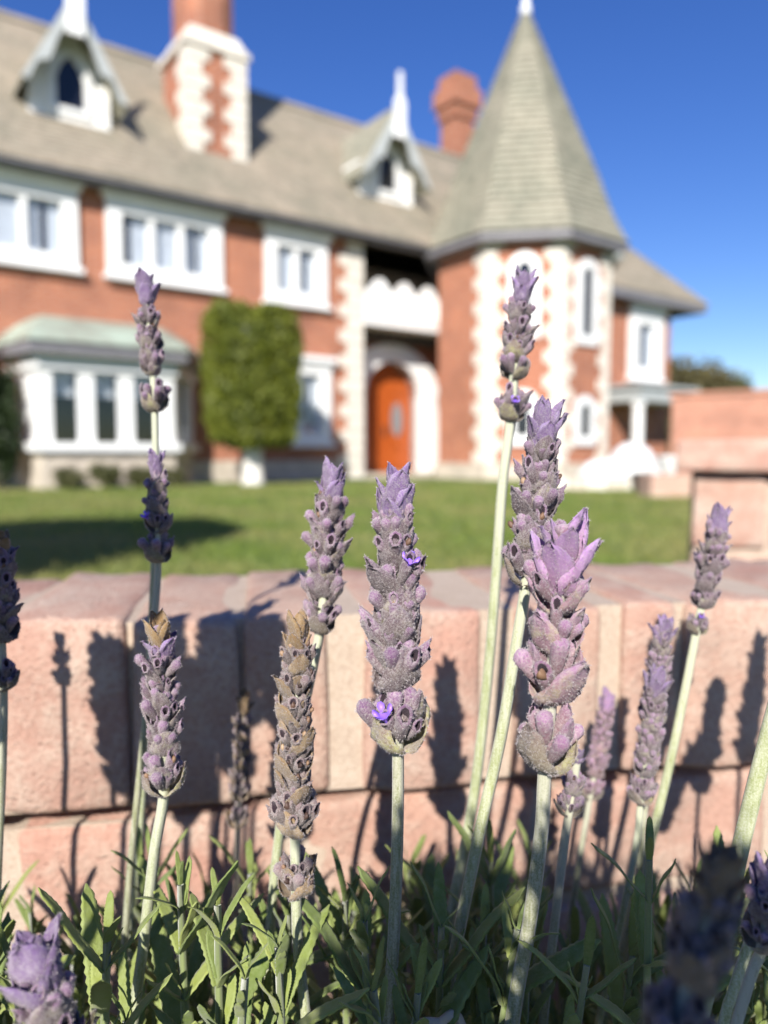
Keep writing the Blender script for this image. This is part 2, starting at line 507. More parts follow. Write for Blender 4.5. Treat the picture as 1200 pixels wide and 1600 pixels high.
wins = [(-0.95, 1.36, 3.76, 5.12, 3), (1.85, 4.03, 3.76, 5.12, 3), (4.97, 6.42, 3.70, 5.08, 2)]
holes = [(a + 0.2, b - 0.2, c + 0.2, d - 0.2) for a, b, c, d, n in wins]
holes += [(5.15, 6.35, 0.95, 2.35), (0.35, 3.0, 0.55, 2.1)]
mb = MB()
wall_grid(mb, -4.0, 7.35, 0, 5.2, 0, 0.3, holes)
mb.box(7.05, 7.35, 0.3, 1.7, 0, 5.2)                      # return of the pier into the porch
mb.build('wall', M['brick_red'], H)
mb = MB()
wall_grid(mb, 13.0, 19.2, 0, 5.1, 0.02, 0.3, [(17.3, 18.5, 3.0, 4.75)])
mb.box(18.9, 19.2, 0.3, 7.6, 0, 5.1)
mb.build('wall', M['brick_red'], H)
MB().box(-4.0, 18.9, 7.3, 7.6, 0, 5.1).box(-4.0, -3.7, 0.3, 7.3, 0, 5.2).build('wall', M['brick_red'], H)
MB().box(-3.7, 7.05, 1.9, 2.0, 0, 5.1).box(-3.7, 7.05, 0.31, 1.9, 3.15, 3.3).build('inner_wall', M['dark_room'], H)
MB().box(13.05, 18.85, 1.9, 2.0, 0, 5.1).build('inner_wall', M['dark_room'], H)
MB().box(-4.0, 6.7, -0.06, 0.0, 0, 0.42).build('plinth', M['base_stone'], H)

def window(parent, x0, x1, z0, z1, n, tr=0.26, y=0.0, curtain=True, Mx=None, name='window', mats=None):
    """surround proud of the wall, cornice, sill, mullions, one pane per light, curtain behind"""
    mats = mats or M['white']
    b = MB(Mx)
    b.box(x0, x0 + tr, y - 0.09, y + 0.14, z0, z1); b.box(x1 - tr, x1, y - 0.09, y + 0.14, z0, z1)
    b.box(x0 + tr, x1 - tr, y - 0.09, y + 0.14, z1 - tr, z1); b.box(x0 + tr, x1 - tr, y - 0.09, y + 0.14, z0, z0 + tr * 0.8)
    gx0, gx1, gz0, gz1 = x0 + tr, x1 - tr, z0 + tr * 0.8, z1 - tr
    w = (gx1 - gx0) / n
    for k in range(1, n):
        b.box(gx0 + w * k - 0.055, gx0 + w * k + 0.055, y - 0.05, y + 0.13, gz0, gz1)
    wo = b.build(name, mats, parent)
    b = MB(Mx); b.box(x0 - 0.07, x1 + 0.07, y - 0.17, y - 0.002, z0 - 0.09, z0 - 0.002); b.build('sill', mats, wo)
    b = MB(Mx); b.box(x0 - 0.09, x1 + 0.09, y - 0.20, y - 0.002, z1 + 0.002, z1 + 0.12).box(x0 - 0.04, x1 + 0.04, y - 0.13, y - 0.092, z1 - 0.1, z1 - 0.002); b.build('cornice', mats, wo)
    for k in range(n):
        a = gx0 + w * k + (0.057 if k else 0.002); c = gx0 + w * (k + 1) - (0.057 if k < n - 1 else 0.002)
        b = MB(Mx); b.box(a, c, y + 0.04, y + 0.05, gz0 + 0.002, gz1 - 0.002); b.build('pane', M['glass'], wo)
        if curtain:
            cv = MB(Mx); m = 10; xs = [a + (c - a) * i / m for i in range(m + 1)]
            # folds hang each side of a gap
            vv = []; ff = []
            for i, x in enumerate(xs):
                yy = y + 0.072 + 0.009 * math.sin(i * 2.1)
                vv += [(x, yy, gz0), (x, yy, gz1), (x, yy + 0.01, gz0), (x, yy + 0.01, gz1)]
            for i in range(m):
                if k == n - 1 and i in (4, 5) or k == 0 and i in (1, 2, 3): continue
                p = 4 * i
                ff += [(p, p + 4, p + 5, p + 1), (p + 2, p + 3, p + 7, p + 6), (p + 1, p + 5, p + 7, p + 3)]
            cv.add(vv, ff); cv.build('curtain', M['curtain'], wo)
    return wo

for a, b_, c, d, n in wins: window(H, a, b_, c, d, n)
window(H, 4.97, 6.5, 0.8, 2.5, 2)
window(H, 17.05, 18.72, 2.85, 4.92, 1, tr=0.42, y=0.02)

# eaves and roof
mb = MB()
mb.box(-4.2, 10.2, -0.36, -0.26, 5.16, 5.34).box(-4.2, 10.2, -0.46, -0.362, 5.23, 5.36)
mb.box(13.0, 20.45, -0.46, -0.36, 5.05, 5.30).box(20.35, 20.45, -0.358, 7.2, 5.05, 5.30)
mb.build('gutter', M['grey_trim'], H)
MB().box(-4.2, 10.2, -0.258, 0.02, 5.205, 5.25).box(13.0, 20.34, -0.358, 0.3, 5.11, 5.17).box(19.2, 20.34, 0.302, 8.0, 5.11, 5.17).build('soffit', M['soffit'], H)

def roof_courses(mb, x0, x1, hip1, y0=-0.48, z0=5.34, run=3.83, rise=4.05, n=34, step=0.022):
    """courses of the front and back slope, each lapping the one below by a real step"""
    yb = 2 * (y0 + run) - y0
    for k in range(n):
        a, b = k / n, (k + 1) / n
        for side in (0, 1):
            ya, yc = y0 + run * a, y0 + run * b
            if side: ya, yc = yb - run * a, yb - run * b
            za, zc = z0 + rise * a, z0 + rise * b
            xa, xc = x1 - (run * a if hip1 else 0), x1 - (run * b if hip1 else 0)
            v = [(x0, ya, za + step), (xa, ya, za + step), (xc, yc, zc), (x0, yc, zc), (x0, ya, za - 0.05), (xa, ya, za - 0.05)]
            f = [(0, 1, 2, 3), (4, 5, 1, 0)]
            if side: f = [q[::-1] for q in f]
            mb.add(v, f)
        if hip1:
            xa, xc = x1 - run * a, x1 - run * b
            v = [(xa, y0 + run * a, za + step), (xa, yb - run * a, za + step), (xc, yb - run * b, zc), (xc, y0 + run * b, zc), (xa, y0 + run * a, za - 0.05), (xa, yb - run * a, za - 0.05)]
            mb.add(v, [(0, 1, 2, 3), (4, 5, 1, 0)])
mb = MB()
roof_courses(mb, -4.3, 20.5, True)
yb = 2 * (-0.48 + 3.83) + 0.48
mb.add([(-4.3, -0.48, 5.3), (-4.3, yb, 5.3), (-4.3, 3.35, 9.38)], [(0, 2, 1)])
main_roof = mb.build('roof', M['shingle'], H)
MB().add([(-4.3, 3.2, 9.29), (16.5, 3.2, 9.29), (16.5, 3.35, 9.47), (-4.3, 3.35, 9.47), (16.5, 3.5, 9.29), (-4.3, 3.5, 9.29)], [(0, 1, 2, 3), (3, 2, 4, 5), (1, 4, 2), (0, 3, 5)]).build('ridge_cap', M['shingle'], main_roof)

# dormers
def dormer(u0, u1, y=0.62, zb=6.25):
    um = (u0 + u1) / 2; w = (u1 - u0) / 2; ze = 7.12; zp = 8.35
    d = MB(); d.prism_y([(u0, zb - 0.4), (u1, zb - 0.4), (u1, ze + 0.1), (um, zp - 0.15), (u0, ze + 0.1)], y, 1.9)
    d = d.build('dormer', M['stucco'], H)
    # pointed window
    pts = [(um - 0.24, 6.72), (um + 0.24, 6.72), (um + 0.24, 7.20), (um + 0.16, 7.42), (um, 7.62), (um - 0.16, 7.42), (um - 0.24, 7.20)]
    o2 = [(um + (x - um) * 1.55, z + (0.10 if z > 7 else -0.10)) for x, z in pts]
    f = MB(); n = len(pts)
    v = [(x, y - 0.05, z) for x, z in o2] + [(x, y - 0.05, z) for x, z in pts] + [(x, y + 0.0, z) for x, z in o2] + [(x, y + 0.0, z) for x, z in pts]
    fc = []
    for i in range(n):
        j = (i + 1) % n
        fc += [(i, j, n + j, n + i), (2 * n + i, i, n + i, 3 * n + i)[::-1], (i, 2 * n + i, 2 * n + j, j), (n + i, n + j, 3 * n + j, 3 * n + i)]
    f.add(v, fc); f.build('window_frame', M['white'], d)
    g = MB(); g.prism_y(pts, y - 0.02, y - 0.004); g.build('pane', M['dark_glass'], d)
    # roof with overhang
    r = MB(); yo = y - 0.42
    for s in (-1, 1):
        e = um + s * (w + 0.20); ze2 = 6.86
        a = [(e, yo, ze2), (um, yo, zp + 0.16), (um, 3.0, zp + 0.16), (e, 2.2, ze2)]
        b = [(x, yy, z - 0.09) for x, yy, z in a]
        v = a + b
        q = [(0, 1, 2, 3), (7, 6, 5, 4), (0, 4, 5, 1), (3, 7, 4, 0), (2, 6, 7, 3)]
        if s > 0: q = [t[::-1] for t in q]
        r.add(v, q)
    r.build('dormer_roof', M['shingle_turret'], d)
    # carved bargeboards: deep boards with a cusp near the foot
    b = MB()
    for s in (-1, 1):
        e = um + s * (w + 0.20)
        P = [(e, 6.84), (um, zp + 0.12), (um, zp - 0.22), (um + s * 0.28, 7.65), (um + s * 0.42, 7.25), (um + s * 0.62, 7.18), (e - s * 0.12, 6.84)]
        if s > 0: P = P[::-1]
        b.prism_y(P[::-1], yo - 0.07, yo - 0.004)
    b.build('bargeboard', M['grey_white'], d)
    fmb = MB(); fmb.prism_y([(um - 0.15, 7.75), (um + 0.15, 7.75), (um + 0.15, 8.55), (um + 0.06, 8.7), (um + 0.045, 9.2), (um - 0.045, 9.2), (um - 0.06, 8.7), (um - 0.15, 8.55)], yo - 0.14, yo - 0.075)
    fmb.build('finial', M['white'], d)
plain('dark_glass', (0.014, 0.016, 0.024), 0.08, 0.1, 3)
plain('grey_white', (0.38, 0.40, 0.40), 0.7, 0.12, 4)
dormer(0.78, 2.16)
dormer(7.72, 9.28)

# main chimney: brick stack on a stone-dressed base
CH = MB()
c0, c1, y0, y1 = 3.72, 4.95, 0.75, 2.05
CH.box(c0, c1, y0, y1, 5.9, 8.62)
chim = CH.build('chimney', M['brick_red'], H)
MB().prism_z([(3.85, 1.0), (4.12, 0.86), (4.55, 0.86), (4.82, 1.0), (4.82, 1.8), (4.55, 1.94), (4.12, 1.94), (3.85, 1.8)], 8.82, 12.2).build('stack', M['brick_red'], chim)
MB().box(c0 - 0.1, c1 + 0.1, y0 - 0.1, y1 + 0.1, 8.622, 8.74).add([(c0 - 0.06, y0 - 0.06, 8.742), (c1 + 0.06, y0 - 0.06, 8.742), (c1 + 0.06, y1 + 0.06, 8.742), (c0 - 0.06, y1 + 0.06, 8.742), (c0 + 0.1, y0 + 0.08, 9.05), (c1 - 0.1, y0 + 0.08, 9.05), (c1 - 0.1, y1 - 0.08, 9.05), (c0 + 0.1, y1 - 0.08, 9.05)], [(0, 1, 5, 4), (1, 2, 6, 5), (2, 3, 7, 6), (3, 0, 4, 7)]).build('shoulder', M['stone'], chim)
for k in range(8):
    z = 6.55 + k * 0.26
    wx = 0.46 if k % 2 else 0.30
    for cx, sx in ((c0, 1), (c1, -1)):
        xa, xb = sorted((cx - 0.04 * sx, cx + wx * sx))
        ya = 0.34 if k % 2 else 0.5
        xs_, xe_ = sorted((cx - 0.04 * sx, cx - 0.0 * sx))
        q = MB().box(xa, xb, y0 - 0.04, y0 - 0.001, z, z + 0.235)
        q.box(xs_, xe_, y0 - 0.0, y0 + ya, z, z + 0.235)
        q.build('quoin_stone', M['stone'], chim)
# far chimney behind the ridge
fc = MB().box(13.72, 14.48, 4.1, 4.8, 8.0, 11.05).build('chimney', M['brick_red'], H)
MB().box(13.64, 14.56, 4.02, 4.88, 11.052, 11.40).box(13.54, 14.66, 3.92, 4.98, 11.402, 11.95).box(13.66, 14.54, 4.04, 4.86, 11.952, 12.35).build('corbelled_cap', M['brick_red'], fc)

# quoins of the porch pier
for k in range(19):
    z = 0.02 + k * 0.272
    w = 0.62 if k % 2 else 0.42
    q = MB().box(7.38 - w, 7.385, -0.035, -0.001, z, z + 0.25).box(7.352, 7.385, 0.0, 0.30 if k % 2 else 0.45, z, z + 0.25)
    q.build('quoin_stone', M['stone'], H)

# porch
mb = MB()
AX0, AX1, ASP, ATOP = 7.98, 9.66, 1.95, 2.80          # arched doorway
acx = (AX0 + AX1) / 2; ar = (AX1 - AX0) / 2
arch = [(acx + ar * math.cos(a), ASP + (ATOP - ASP) * math.sin(a)) for a in [math.pi * i / 14 for i in range(15)]]
pts = [(AX1, 0.1)] + arch + [(AX0, 0.1)]
# back wall around the arch
yw = 0.90
mb.box(7.352, AX0, yw, yw + 0.25, 0, 3.45); mb.box(AX1, 11.0, yw, yw + 0.25, 0, 3.45)
for i in range(14):
    (xa, za), (xb, zb) = arch[i], arch[i + 1]
    mb.add([(xb, yw, zb), (xa, yw, za), (xa, yw, 3.45), (xb, yw, 3.45), (xb, yw + 0.25, zb), (xa, yw + 0.25, za)], [(0, 1, 2, 3), (0, 4, 5, 1)])
porch = mb.build('porch', M['brick_red'], H)
# white arch surround
s = MB()
tw = 0.62
ao = [(acx + (ar + tw) * math.cos(a), ASP + (ATOP - ASP + 0.42) * math.sin(a)) for a in [math.pi * i / 14 for i in range(15)]]
inn = [(AX1, 0.1)] + arch + [(AX0, 0.1)]
out = [(AX1 + tw, 0.1)] + ao + [(max(AX0 - tw, 7.40), 0.1)]
out = [(max(x, 7.40), z) for x, z in out]
v, f = [], []
for (xi, zi), (xo, zo) in zip(inn, out):
    v += [(xi, yw - 0.14, zi), (xo, yw - 0.14, zo), (xi, yw + 0.25, zi), (xo, yw - 0.001, zo)]
for i in range(len(inn) - 1):
    p = 4 * i
    f += [(p, p + 1, p + 5, p + 4)[::-1], (p, p + 4, p + 6, p + 2)[::-1], (p + 1, p + 3, p + 7, p + 5)[::-1]]
s.add(v, f); s.build('arch_surround', M['white'], porch)
d = MB(); d.prism_y([(AX1 + 0.02, 0.1)] + [(acx + (x - acx) * 1.02, z + 0.01) for x, z in arch] + [(AX0 - 0.02, 0.1)], yw + 0.26, yw + 0.32)
door = d.build('door', M['door_wood'], porch)
for px in (AX0 + 0.12, acx + 0.06):
    w = 0.66
    p = MB(); p.box(px, px + 0.07, yw + 0.235, yw + 0.258, 0.2, 2.2).box(px + w - 0.07, px + w, yw + 0.235, yw + 0.258, 0.2, 2.2).box(px + 0.07, px + w - 0.07, yw + 0.235, yw + 0.258, 0.2, 0.34).box(px + 0.07, px + w - 0.07, yw + 0.235, yw + 0.258, 0.75, 0.85).box(px + 0.07, px + w - 0.07, yw + 0.235, yw + 0.258, 2.05, 2.2)
    p.build('door_rail', M['door_wood'], door)
ell = [(acx + 0.39 + 0.17 * math.cos(a), 1.42 + 0.42 * math.sin(a)) for a in [2 * math.pi * i / 20 for i in range(20)]]
MB().prism_y(ell, yw + 0.225, yw + 0.245).build('oval_pane', M['leaded'] if 'leaded' in M else plain('leaded', (0.20, 0.21, 0.22), 0.2, 0.3, 30) and M['leaded'], door)
MB().box(acx - 0.03, acx + 0.03, yw + 0.20, yw + 0.258, 1.0, 1.25).build('door_handle', M['iron'], door)
MB().box(7.40, 10.3, 0.05, yw - 0.16, 0.0, 0.10).build('threshold', M['base_stone'], porch)
# loggia above the door
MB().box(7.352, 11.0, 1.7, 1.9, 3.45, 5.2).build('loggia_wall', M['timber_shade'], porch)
MB().box(7.39, 11.0, -0.02, 1.69, 3.46, 3.60).build('balcony_floor', M['white'], porch)
bal = MB(); top = []
for k in range(4):
    x0 = 7.55 + k * 0.71
    for i in range(10):
        q = i / 10
        top.append((x0 + 0.71 * q, 4.12 + 0.40 * (math.sin(math.pi * q) ** 0.8)))
top.append((7.55 + 4 * 0.71, 4.12))
poly = [(7.45, 3.66)] + [(10.45, 3.66)] + [(10.45, 4.12)] + top[::-1] + [(7.45, 4.12)]
n = len(poly)
bal.prism_y(poly, 0.04, 0.11)
bo = bal.build('balustrade', M['white'], porch)
MB().box(7.42, 10.5, -0.04, 0.038, 3.61, 3.80).build('rail', M['white'], bo)
for k in range(5):
    MB().box(7.52 + k * 0.71 - 0.05, 7.52 + k * 0.71 + 0.05, 0.0, 0.038, 3.802, 4.22).build('baluster_post', M['white'], bo)
for k in range(10):
    x = 7.62 + k * 0.27
    MB().box(x, x + 0.11, 0.45, yw - 0.002, 3.22, 3.458).build('corbel', M['soffit'], porch)
# wall lantern
ln = MB(); ln.lathe([(0.03, 1.66), (0.10, 1.72), (0.12, 1.95), (0.15, 1.98), (0.02, 2.14)], (10.30, 0.70), 8); ln.box(10.28, 10.32, 0.70, 0.9, 1.98, 2.02)
ln.build('lantern', M['iron'], porch)

# bay window
bx = [(0.22, 0.0), (0.46, -1.15), (2.60, -1.15), (3.40, 0.0)]
mb = MB(); mb.prism_z([(p[0], p[1]) for p in bx], 0.0, 0.60)
bay = mb.build('bay_window', M['base_stone'], H)
MB().prism_z([(0.10, 0.0), (0.36, -1.27), (2.68, -1.27), (3.52, 0.0)], 0.602, 0.74).build('sill', M['white'], bay)
MB().prism_z([(0.15, 0.0), (0.40, -1.22), (2.65, -1.22), (3.48, 0.0)], 1.90, 2.12).build('frieze', M['white'], bay)
MB().prism_z([(-0.02, 0.0), (0.26, -1.42), (2.76, -1.42), (3.66, 0.0)], 2.122, 2.30).build('cornice', M['grey_trim'], bay)
def seg_post(p, q, t0, t1, z0, z1, th=0.1, proud=0.0):
    P = Vector((*p, 0)); Q = Vector((*q, 0)); D = (Q - P); L = D.length; D.normalize()
    Nn = Vector((D.y, -D.x, 0))
    a, b = P + D * t0 * L, P + D * t1 * L
    return [tuple((a + Nn * proud).xy), tuple((b + Nn * proud).xy), tuple((b - Nn * th).xy), tuple((a - Nn * th).xy)], z0, z1
for i in range(3):
    p, q = bx[i], bx[i + 1]
    n = 3 if i == 1 else 1
    L = math.hypot(q[0] - p[0], q[1] - p[1])
    if i == 1: lights = [(0.075, 0.255), (0.375, 0.555), (0.675, 0.855)]
    else: lights = [(0.30, 0.42)] if i == 0 else [(0.3, 0.7)]
    edges = [0.0] + [v for l in lights for v in l] + [1.0]
    fr = MB()
    for k in range(0, len(edges), 2):
        fr.prism_z(*seg_post(p, q, edges[k] + (0.002 if k else 0.0), edges[k + 1], 0.742, 1.898))
    fm = fr.build('frame', M['white'], bay)
    for a, b in lights:
        MB().prism_z(*seg_post(p, q, a + 0.004, b - 0.002, 0.744, 1.896, 0.062, -0.05)).build('pane', M['glass'], fm)
        MB().prism_z(*seg_post(p, q, a + 0.004, b - 0.002, 1.50, 1.896, 0.262, -0.25)).build('blind', M['curtain'], fm)
# copper roof, swept
rv, rf = [], []
prof = [(1.04, 2.302), (0.95, 2.42), (0.78, 2.56), (0.55, 2.70), (0.25, 2.84), (0.0, 2.92)]
basep = [(-0.02, 0.0), (0.26, -1.42), (2.76, -1.42), (3.66, 0.0)]
cxm = 1.65
for s_, z in prof:
    for (x, y) in basep: rv.append((cxm + (x - cxm) * (0.55 + 0.45 * s_), y * s_ if y else -0.001, z))
for j in range(len(prof) - 1):
    for i in range(3): rf.append((j * 4 + i, j * 4 + i + 1, (j + 1) * 4 + i + 1, (j + 1) * 4 + i))
MB().add(rv, rf).build('bay_roof', M['copper'], bay)

# turret -------------------------------------------------------------------
TC = Vector((11.22, -1.16)); TR = 2.08
TAP = TR * math.cos(R(22.5)); TS = 2 * TR * math.sin(R(22.5))
corner = lambda k, r=TR: (TC.x + r * math.cos(R(22.5 + 45 * k)), TC.y + r * math.sin(R(22.5 + 45 * k)))
tv = MB().prism_z([corner(k) for k in range(8)], 0, 5.22)
tur = tv.build('turret', M['brick_red'], H)
MB().prism_z([corner(k, TR + 0.08) for k in range(8)], 0, 0.35).build('plinth', M['base_stone'], tur)
def quoin(k, z, hgt, wa, wb, name='quoin_stone', proud=0.035):
    c = Vector(corner(k)); a = (Vector(corner(k - 1)) - c).normalized(); b = (Vector(corner(k + 1)) - c).normalized()
    o = (c - TC).normalized()
    na = Vector((-a.y, a.x)); na = na if na.dot(o) > 0 else -na
    nb = Vector((-b.y, b.x)); nb = nb if nb.dot(o) > 0 else -nb
    tip = c + o * proud / math.cos(R(22.5))
    P = [c + a * wa + na * 0.002, c + a * wa + na * proud, tip, c + b * wb + nb * proud, c + b * wb + nb * 0.002, c + o * 0.002]
    MB().prism_z([tuple(p) for p in P], z, z + hgt).build(name, M['stone'], tur)
for k in (4, 5, 6, 7):
    for j in range(18):
        lo = j % 2 == 0
        quoin(k, 0.36 + j * 0.27, 0.248, 0.37 if lo else 0.22, 0.22 if lo else 0.37)
def face_matrix(ang):
    nrm = Vector((math.cos(R(ang)), math.sin(R(ang)), 0))
    ux = Vector((-nrm.y, nrm.x, 0))
    m = Matrix.Identity(4)
    m.col[0][:3] = ux; m.col[1][:3] = -nrm; m.col[2][:3] = (0, 0, 1)
    m.translation = (TC.x + nrm.x * TAP, TC.y + nrm.y * TAP, 0)
    return m
def arched_window(ang, z0, z1, w, dark=0.45):
    Mx = face_matrix(ang)
    def ap(w_, z0_, z1_): return [(w_, z0_)] + [(w_ * math.cos(a), z1_ - w_ + w_ * math.sin(a)) for a in [math.pi * i / 10 for i in range(11)]] + [(-w_, z0_)]
    o_ = ap(w, z0, z1); i_ = ap(w * dark, z0 + 0.2, z1 - (1 - dark) * w)
    v, f = [], []
    for (xo, zo), (xi, zi) in zip(o_, i_):
        v += [(xo, -0.07, zo), (xi, -0.07, zi), (xo, -0.001, zo), (xi, -0.02, zi)]
    n = len(o_)
    for i in range(n):
        p, q = 4 * i, 4 * ((i + 1) % n)
        f += [(p, p + 1, q + 1, q), (p + 2, p, q, q + 2), (p + 1, p + 3, q + 3, q + 1)]
    b = MB(Mx); b.add(v, f); fo = b.build('window', M['white'], tur)
    b = MB(Mx); b.prism_y(i_, -0.025, -0.004); b.build('pane', M['dark_glass'], tur)
arched_window(-135, 3.05, 4.85, 0.34, 0.45)
arched_window(-135, 0.75, 1.95, 0.34, 0.45)
arched_window(-90, 2.95, 4.80, 0.36, 0.5)
arched_window(-90, 0.75, 1.85, 0.36, 0.5)
# turret roof: lapped octagonal courses, flared foot
tp = [(2.46, 5.24), (2.30, 5.50), (2.12, 5.85), (1.94, 6.30), (1.76, 6.80), (0.05, 10.85)]
def prof_r(z):
    for (ra, za), (rb, zb) in zip(tp, tp[1:]):
        if za <= z <= zb: return ra + (rb - ra) * (z - za) / (zb - za)
    return 0.05
mb = MB(); nC = 34
for k in range(nC):
    za = 5.24 + (10.85 - 5.24) * k / nC; zb = 5.24 + (10.85 - 5.24) * (k + 1) / nC
    ra, rb = prof_r(za) + 0.045, prof_r(zb)
    A = [(*corner(i, ra), za - 0.004) for i in range(8)]; B = [(*corner(i, rb), zb) for i in range(8)]; C = [(*corner(i, max(ra - 0.05, 0.01)), za - 0.014) for i in range(8)]
    mb.add(A + B + C, [(i, (i + 1) % 8, 8 + (i + 1) % 8, 8 + i) for i in range(8)] + [(16 + i, 16 + (i + 1) % 8, (i + 1) % 8, i) for i in range(8)])
mb.build('turret_roof', M['shingle_turret'], tur)
MB().prism_z([corner(k, 2.44) for k in range(8)], 5.06, 5.225).build('cornice', M['grey_trim'], tur)
MB().lathe([(0.10, 10.75), (0.13, 10.9), (0.06, 11.0), (0.09, 11.12), (0.04, 11.25), (0.03, 11.7)], TC, 10).build('finial', M['white'], tur)
# flood light under the turret eave
fl = MB(); fx, fy = corner(6, TR + 0.13)
fl.lathe([(0.05, 4.86), (0.15, 4.90), (0.17, 5.0), (0.10, 5.06)], (fx, fy), 12)
fl.build('flood_light', M['grey_white'], tur)

# little side porch beyond the turret
sp = MB().box(15.9, 18.6, -1.25, 0.018, 2.05, 2.42).build('side_porch', M['grey_white'], H)
MB().box(15.8, 18.7, -1.35, 0.016, 2.422, 2.52).build('cornice', M['grey_white'], sp)
for x in (16.1, 18.35):
    MB().lathe([(0.22, 0.0), (0.22, 0.12), (0.16, 0.16), (0.15, 1.88), (0.2, 1.92), (0.2, 2.048)], (x, -1.05), 14).build('column', M['white'], sp)

# ------------------------------------------------------------------ planting and things before the house
def leaf_cloud(pts, size, g, flat=0.3):
    n = len(pts)
    d = g.normal(size=(n, 3)); d /= np.linalg.norm(d, axis=1)[:, None]
    e = g.normal(size=(n, 3)); e -= (e * d).sum(1)[:, None] * d; e /= np.linalg.norm(e, axis=1)[:, None]
    s = size * (0.6 + 0.8 * g.random(n))[:, None]
    a = pts - d * s; b = pts + d * s; c = pts + e * s * 0.45; f = pts - e * s * 0.45
    tri = np.stack([a, c, b, a, b, f], 1)
    return tri.reshape(-1, 3)

def hpt(u, d, z=0.0):
    return Vector((-6.44 + 0.8073 * u + 0.5902 * d, 12.4 + 0.5902 * u - 0.8073 * d, z))

g = np.random.default_rng(11)
# topiary clipped to a rounded block
base = hpt(3.80, 1.75)
top_ = empty('topiary_tree', base, HOUSE.rotation_euler.z)
tag(top_, 'tall bright green topiary clipped to a rounded block on pale trunk', 'tree')
MB().lathe([(0.24, -0.02), (0.19, 0.1), (0.17, 0.5), (0.20, 0.95)], (0, 0), 12).build('trunk', M['white_bark'], top_, True)
N = 20000
q = g.normal(size=(N, 3)) * np.array([1, 1, 1.2])
hq = (np.abs(q[:, 0]) ** 3.2 + np.abs(q[:, 1]) ** 3.2) ** (1 / 3.2)
nn = (hq ** 8 + np.abs(q[:, 2]) ** 8) ** (1 / 8); q = q / nn[:, None] * (1 - 0.20 * g.random(N) ** 2)[:, None]
lumps = np.array([noise.noise(Vector((a * 3.2, b * 3.2, c * 4.5))) for a, b, c in q]); q *= (1 + 0.07 * lumps)[:, None]
taper = 1 - 0.10 * np.clip(-q[:, 2], 0, 1) ** 2
P = np.stack([q[:, 0] * 0.78 * taper, q[:, 1] * 0.76 * taper, 1.90 + q[:, 2] * 1.20], 1)
P += 0.03 * np.sin(P[:, [1, 2, 0]] * 7)
inst('crown', trimesh('crown', leaf_cloud(P, 0.05, g), M['leaf_topiary']), top_)
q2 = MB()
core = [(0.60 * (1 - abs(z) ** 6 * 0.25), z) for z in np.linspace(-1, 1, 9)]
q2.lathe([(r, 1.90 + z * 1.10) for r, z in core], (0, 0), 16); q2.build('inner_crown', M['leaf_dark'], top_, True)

def shrub(name, label, cat, loc, rx, ry, h, n, mat, leaf=0.04, group=None, z0=0.0, seed=1, trunk=True):
    g = np.random.default_rng(seed)
    e = tag(empty(name, loc), label, cat, group)
    cl = g.normal(size=(14, 3)); cl /= np.linalg.norm(cl, axis=1)[:, None]; cl *= 0.62
    pts = cl[g.integers(0, 14, n)] + g.normal(size=(n, 3)) * 0.20
    pts = pts / np.maximum(1, np.linalg.norm(pts, axis=1))[:, None]
    P = np.stack([pts[:, 0] * rx, pts[:, 1] * ry, z0 + (h - z0) * (0.5 + 0.5 * pts[:, 2])], 1)
    inst('crown', trimesh('crown', leaf_cloud(P, leaf, g), mat), e)
    if trunk:
        m = MB(); r = min(rx, ry) * 0.07 + 0.008
        m.lathe([(r * 1.4, -0.02), (r, h * 0.15), (r * 0.8, z0 + (h - z0) * 0.35), (r * 0.3, z0 + (h - z0) * 0.75)], (0, 0), 8)
        for k in range(7):
            a = 2.4 * k; zz = z0 + (h - z0) * (0.25 + 0.06 * k)
            p = Vector((0, 0, zz)); qv = Vector((math.cos(a) * rx * 0.6, math.sin(a) * ry * 0.6, zz + (h - z0) * 0.2))
            s_ = Vector((-math.sin(a), math.cos(a), 0)) * r * 0.4
            m.add([p + s_, p - s_, p + Vector((0, 0, r)), qv], [(0, 1, 3), (1, 2, 3), (2, 0, 3)])
        m.build('trunk', M['bark'], e)
    return e
# dark columnar conifer left of the bay
shrub('conifer_shrub', 'very dark upright conifer standing against the end of the bay window', 'shrub', hpt(-0.16, 0.70), 0.42, 0.42, 2.75, 9000, M['leaf_dark'], 0.06, seed=5)
for i, (u, d, r_, h_) in enumerate([(0.75, 1.55, 0.26, 0.40), (1.25, 1.6, 0.3, 0.46), (1.85, 1.6, 0.28, 0.38), (2.35, 1.55, 0.25, 0.34)]):
    shrub('low_shrub', 'low olive green shrub at the foot of the bay window', 'shrub', hpt(u, d), r_, r_ * 0.8, h_, 1500, M['leaf_olive'], 0.03, 'low shrubs below the bay window', seed=20 + i)
for i, (u, d, h_) in enumerate([(10.35, 0.15, 0.42), (9.6, -0.2, 0.30)]):
    shrub('door_shrub', ['small green shrub growing at the foot of the turret beside the door', 'tiny green shrub close to the white door surround'][i], 'shrub', hpt(u, d + 0.4), 0.25, 0.22, h_, 1200, M['leaf_olive'], 0.03, seed=30 + i)
# off to the side: the tree whose shade falls on the lawn
shrub('garden_tree', 'leafy garden tree whose shade falls across the lawn', 'tree', (-2.75, 2.0, 0), 1.25, 1.0, 2.6, 26000, M['leaf_dark'], 0.08, z0=0.7, seed=8)
shrub('far_tree', 'distant tan and olive tree showing above the brick garden wall', 'tree', (24.0, 58, 0), 3.6, 3.0, 8.3, 9000, M['leaf_far'], 0.28, seed=41)
shrub('far_tree', 'distant darker rounded olive tree above the garden wall', 'tree', (27.2, 60, 0), 3.0, 3.0, 7.6, 9000, M['leaf_olive'], 0.28, seed=42)

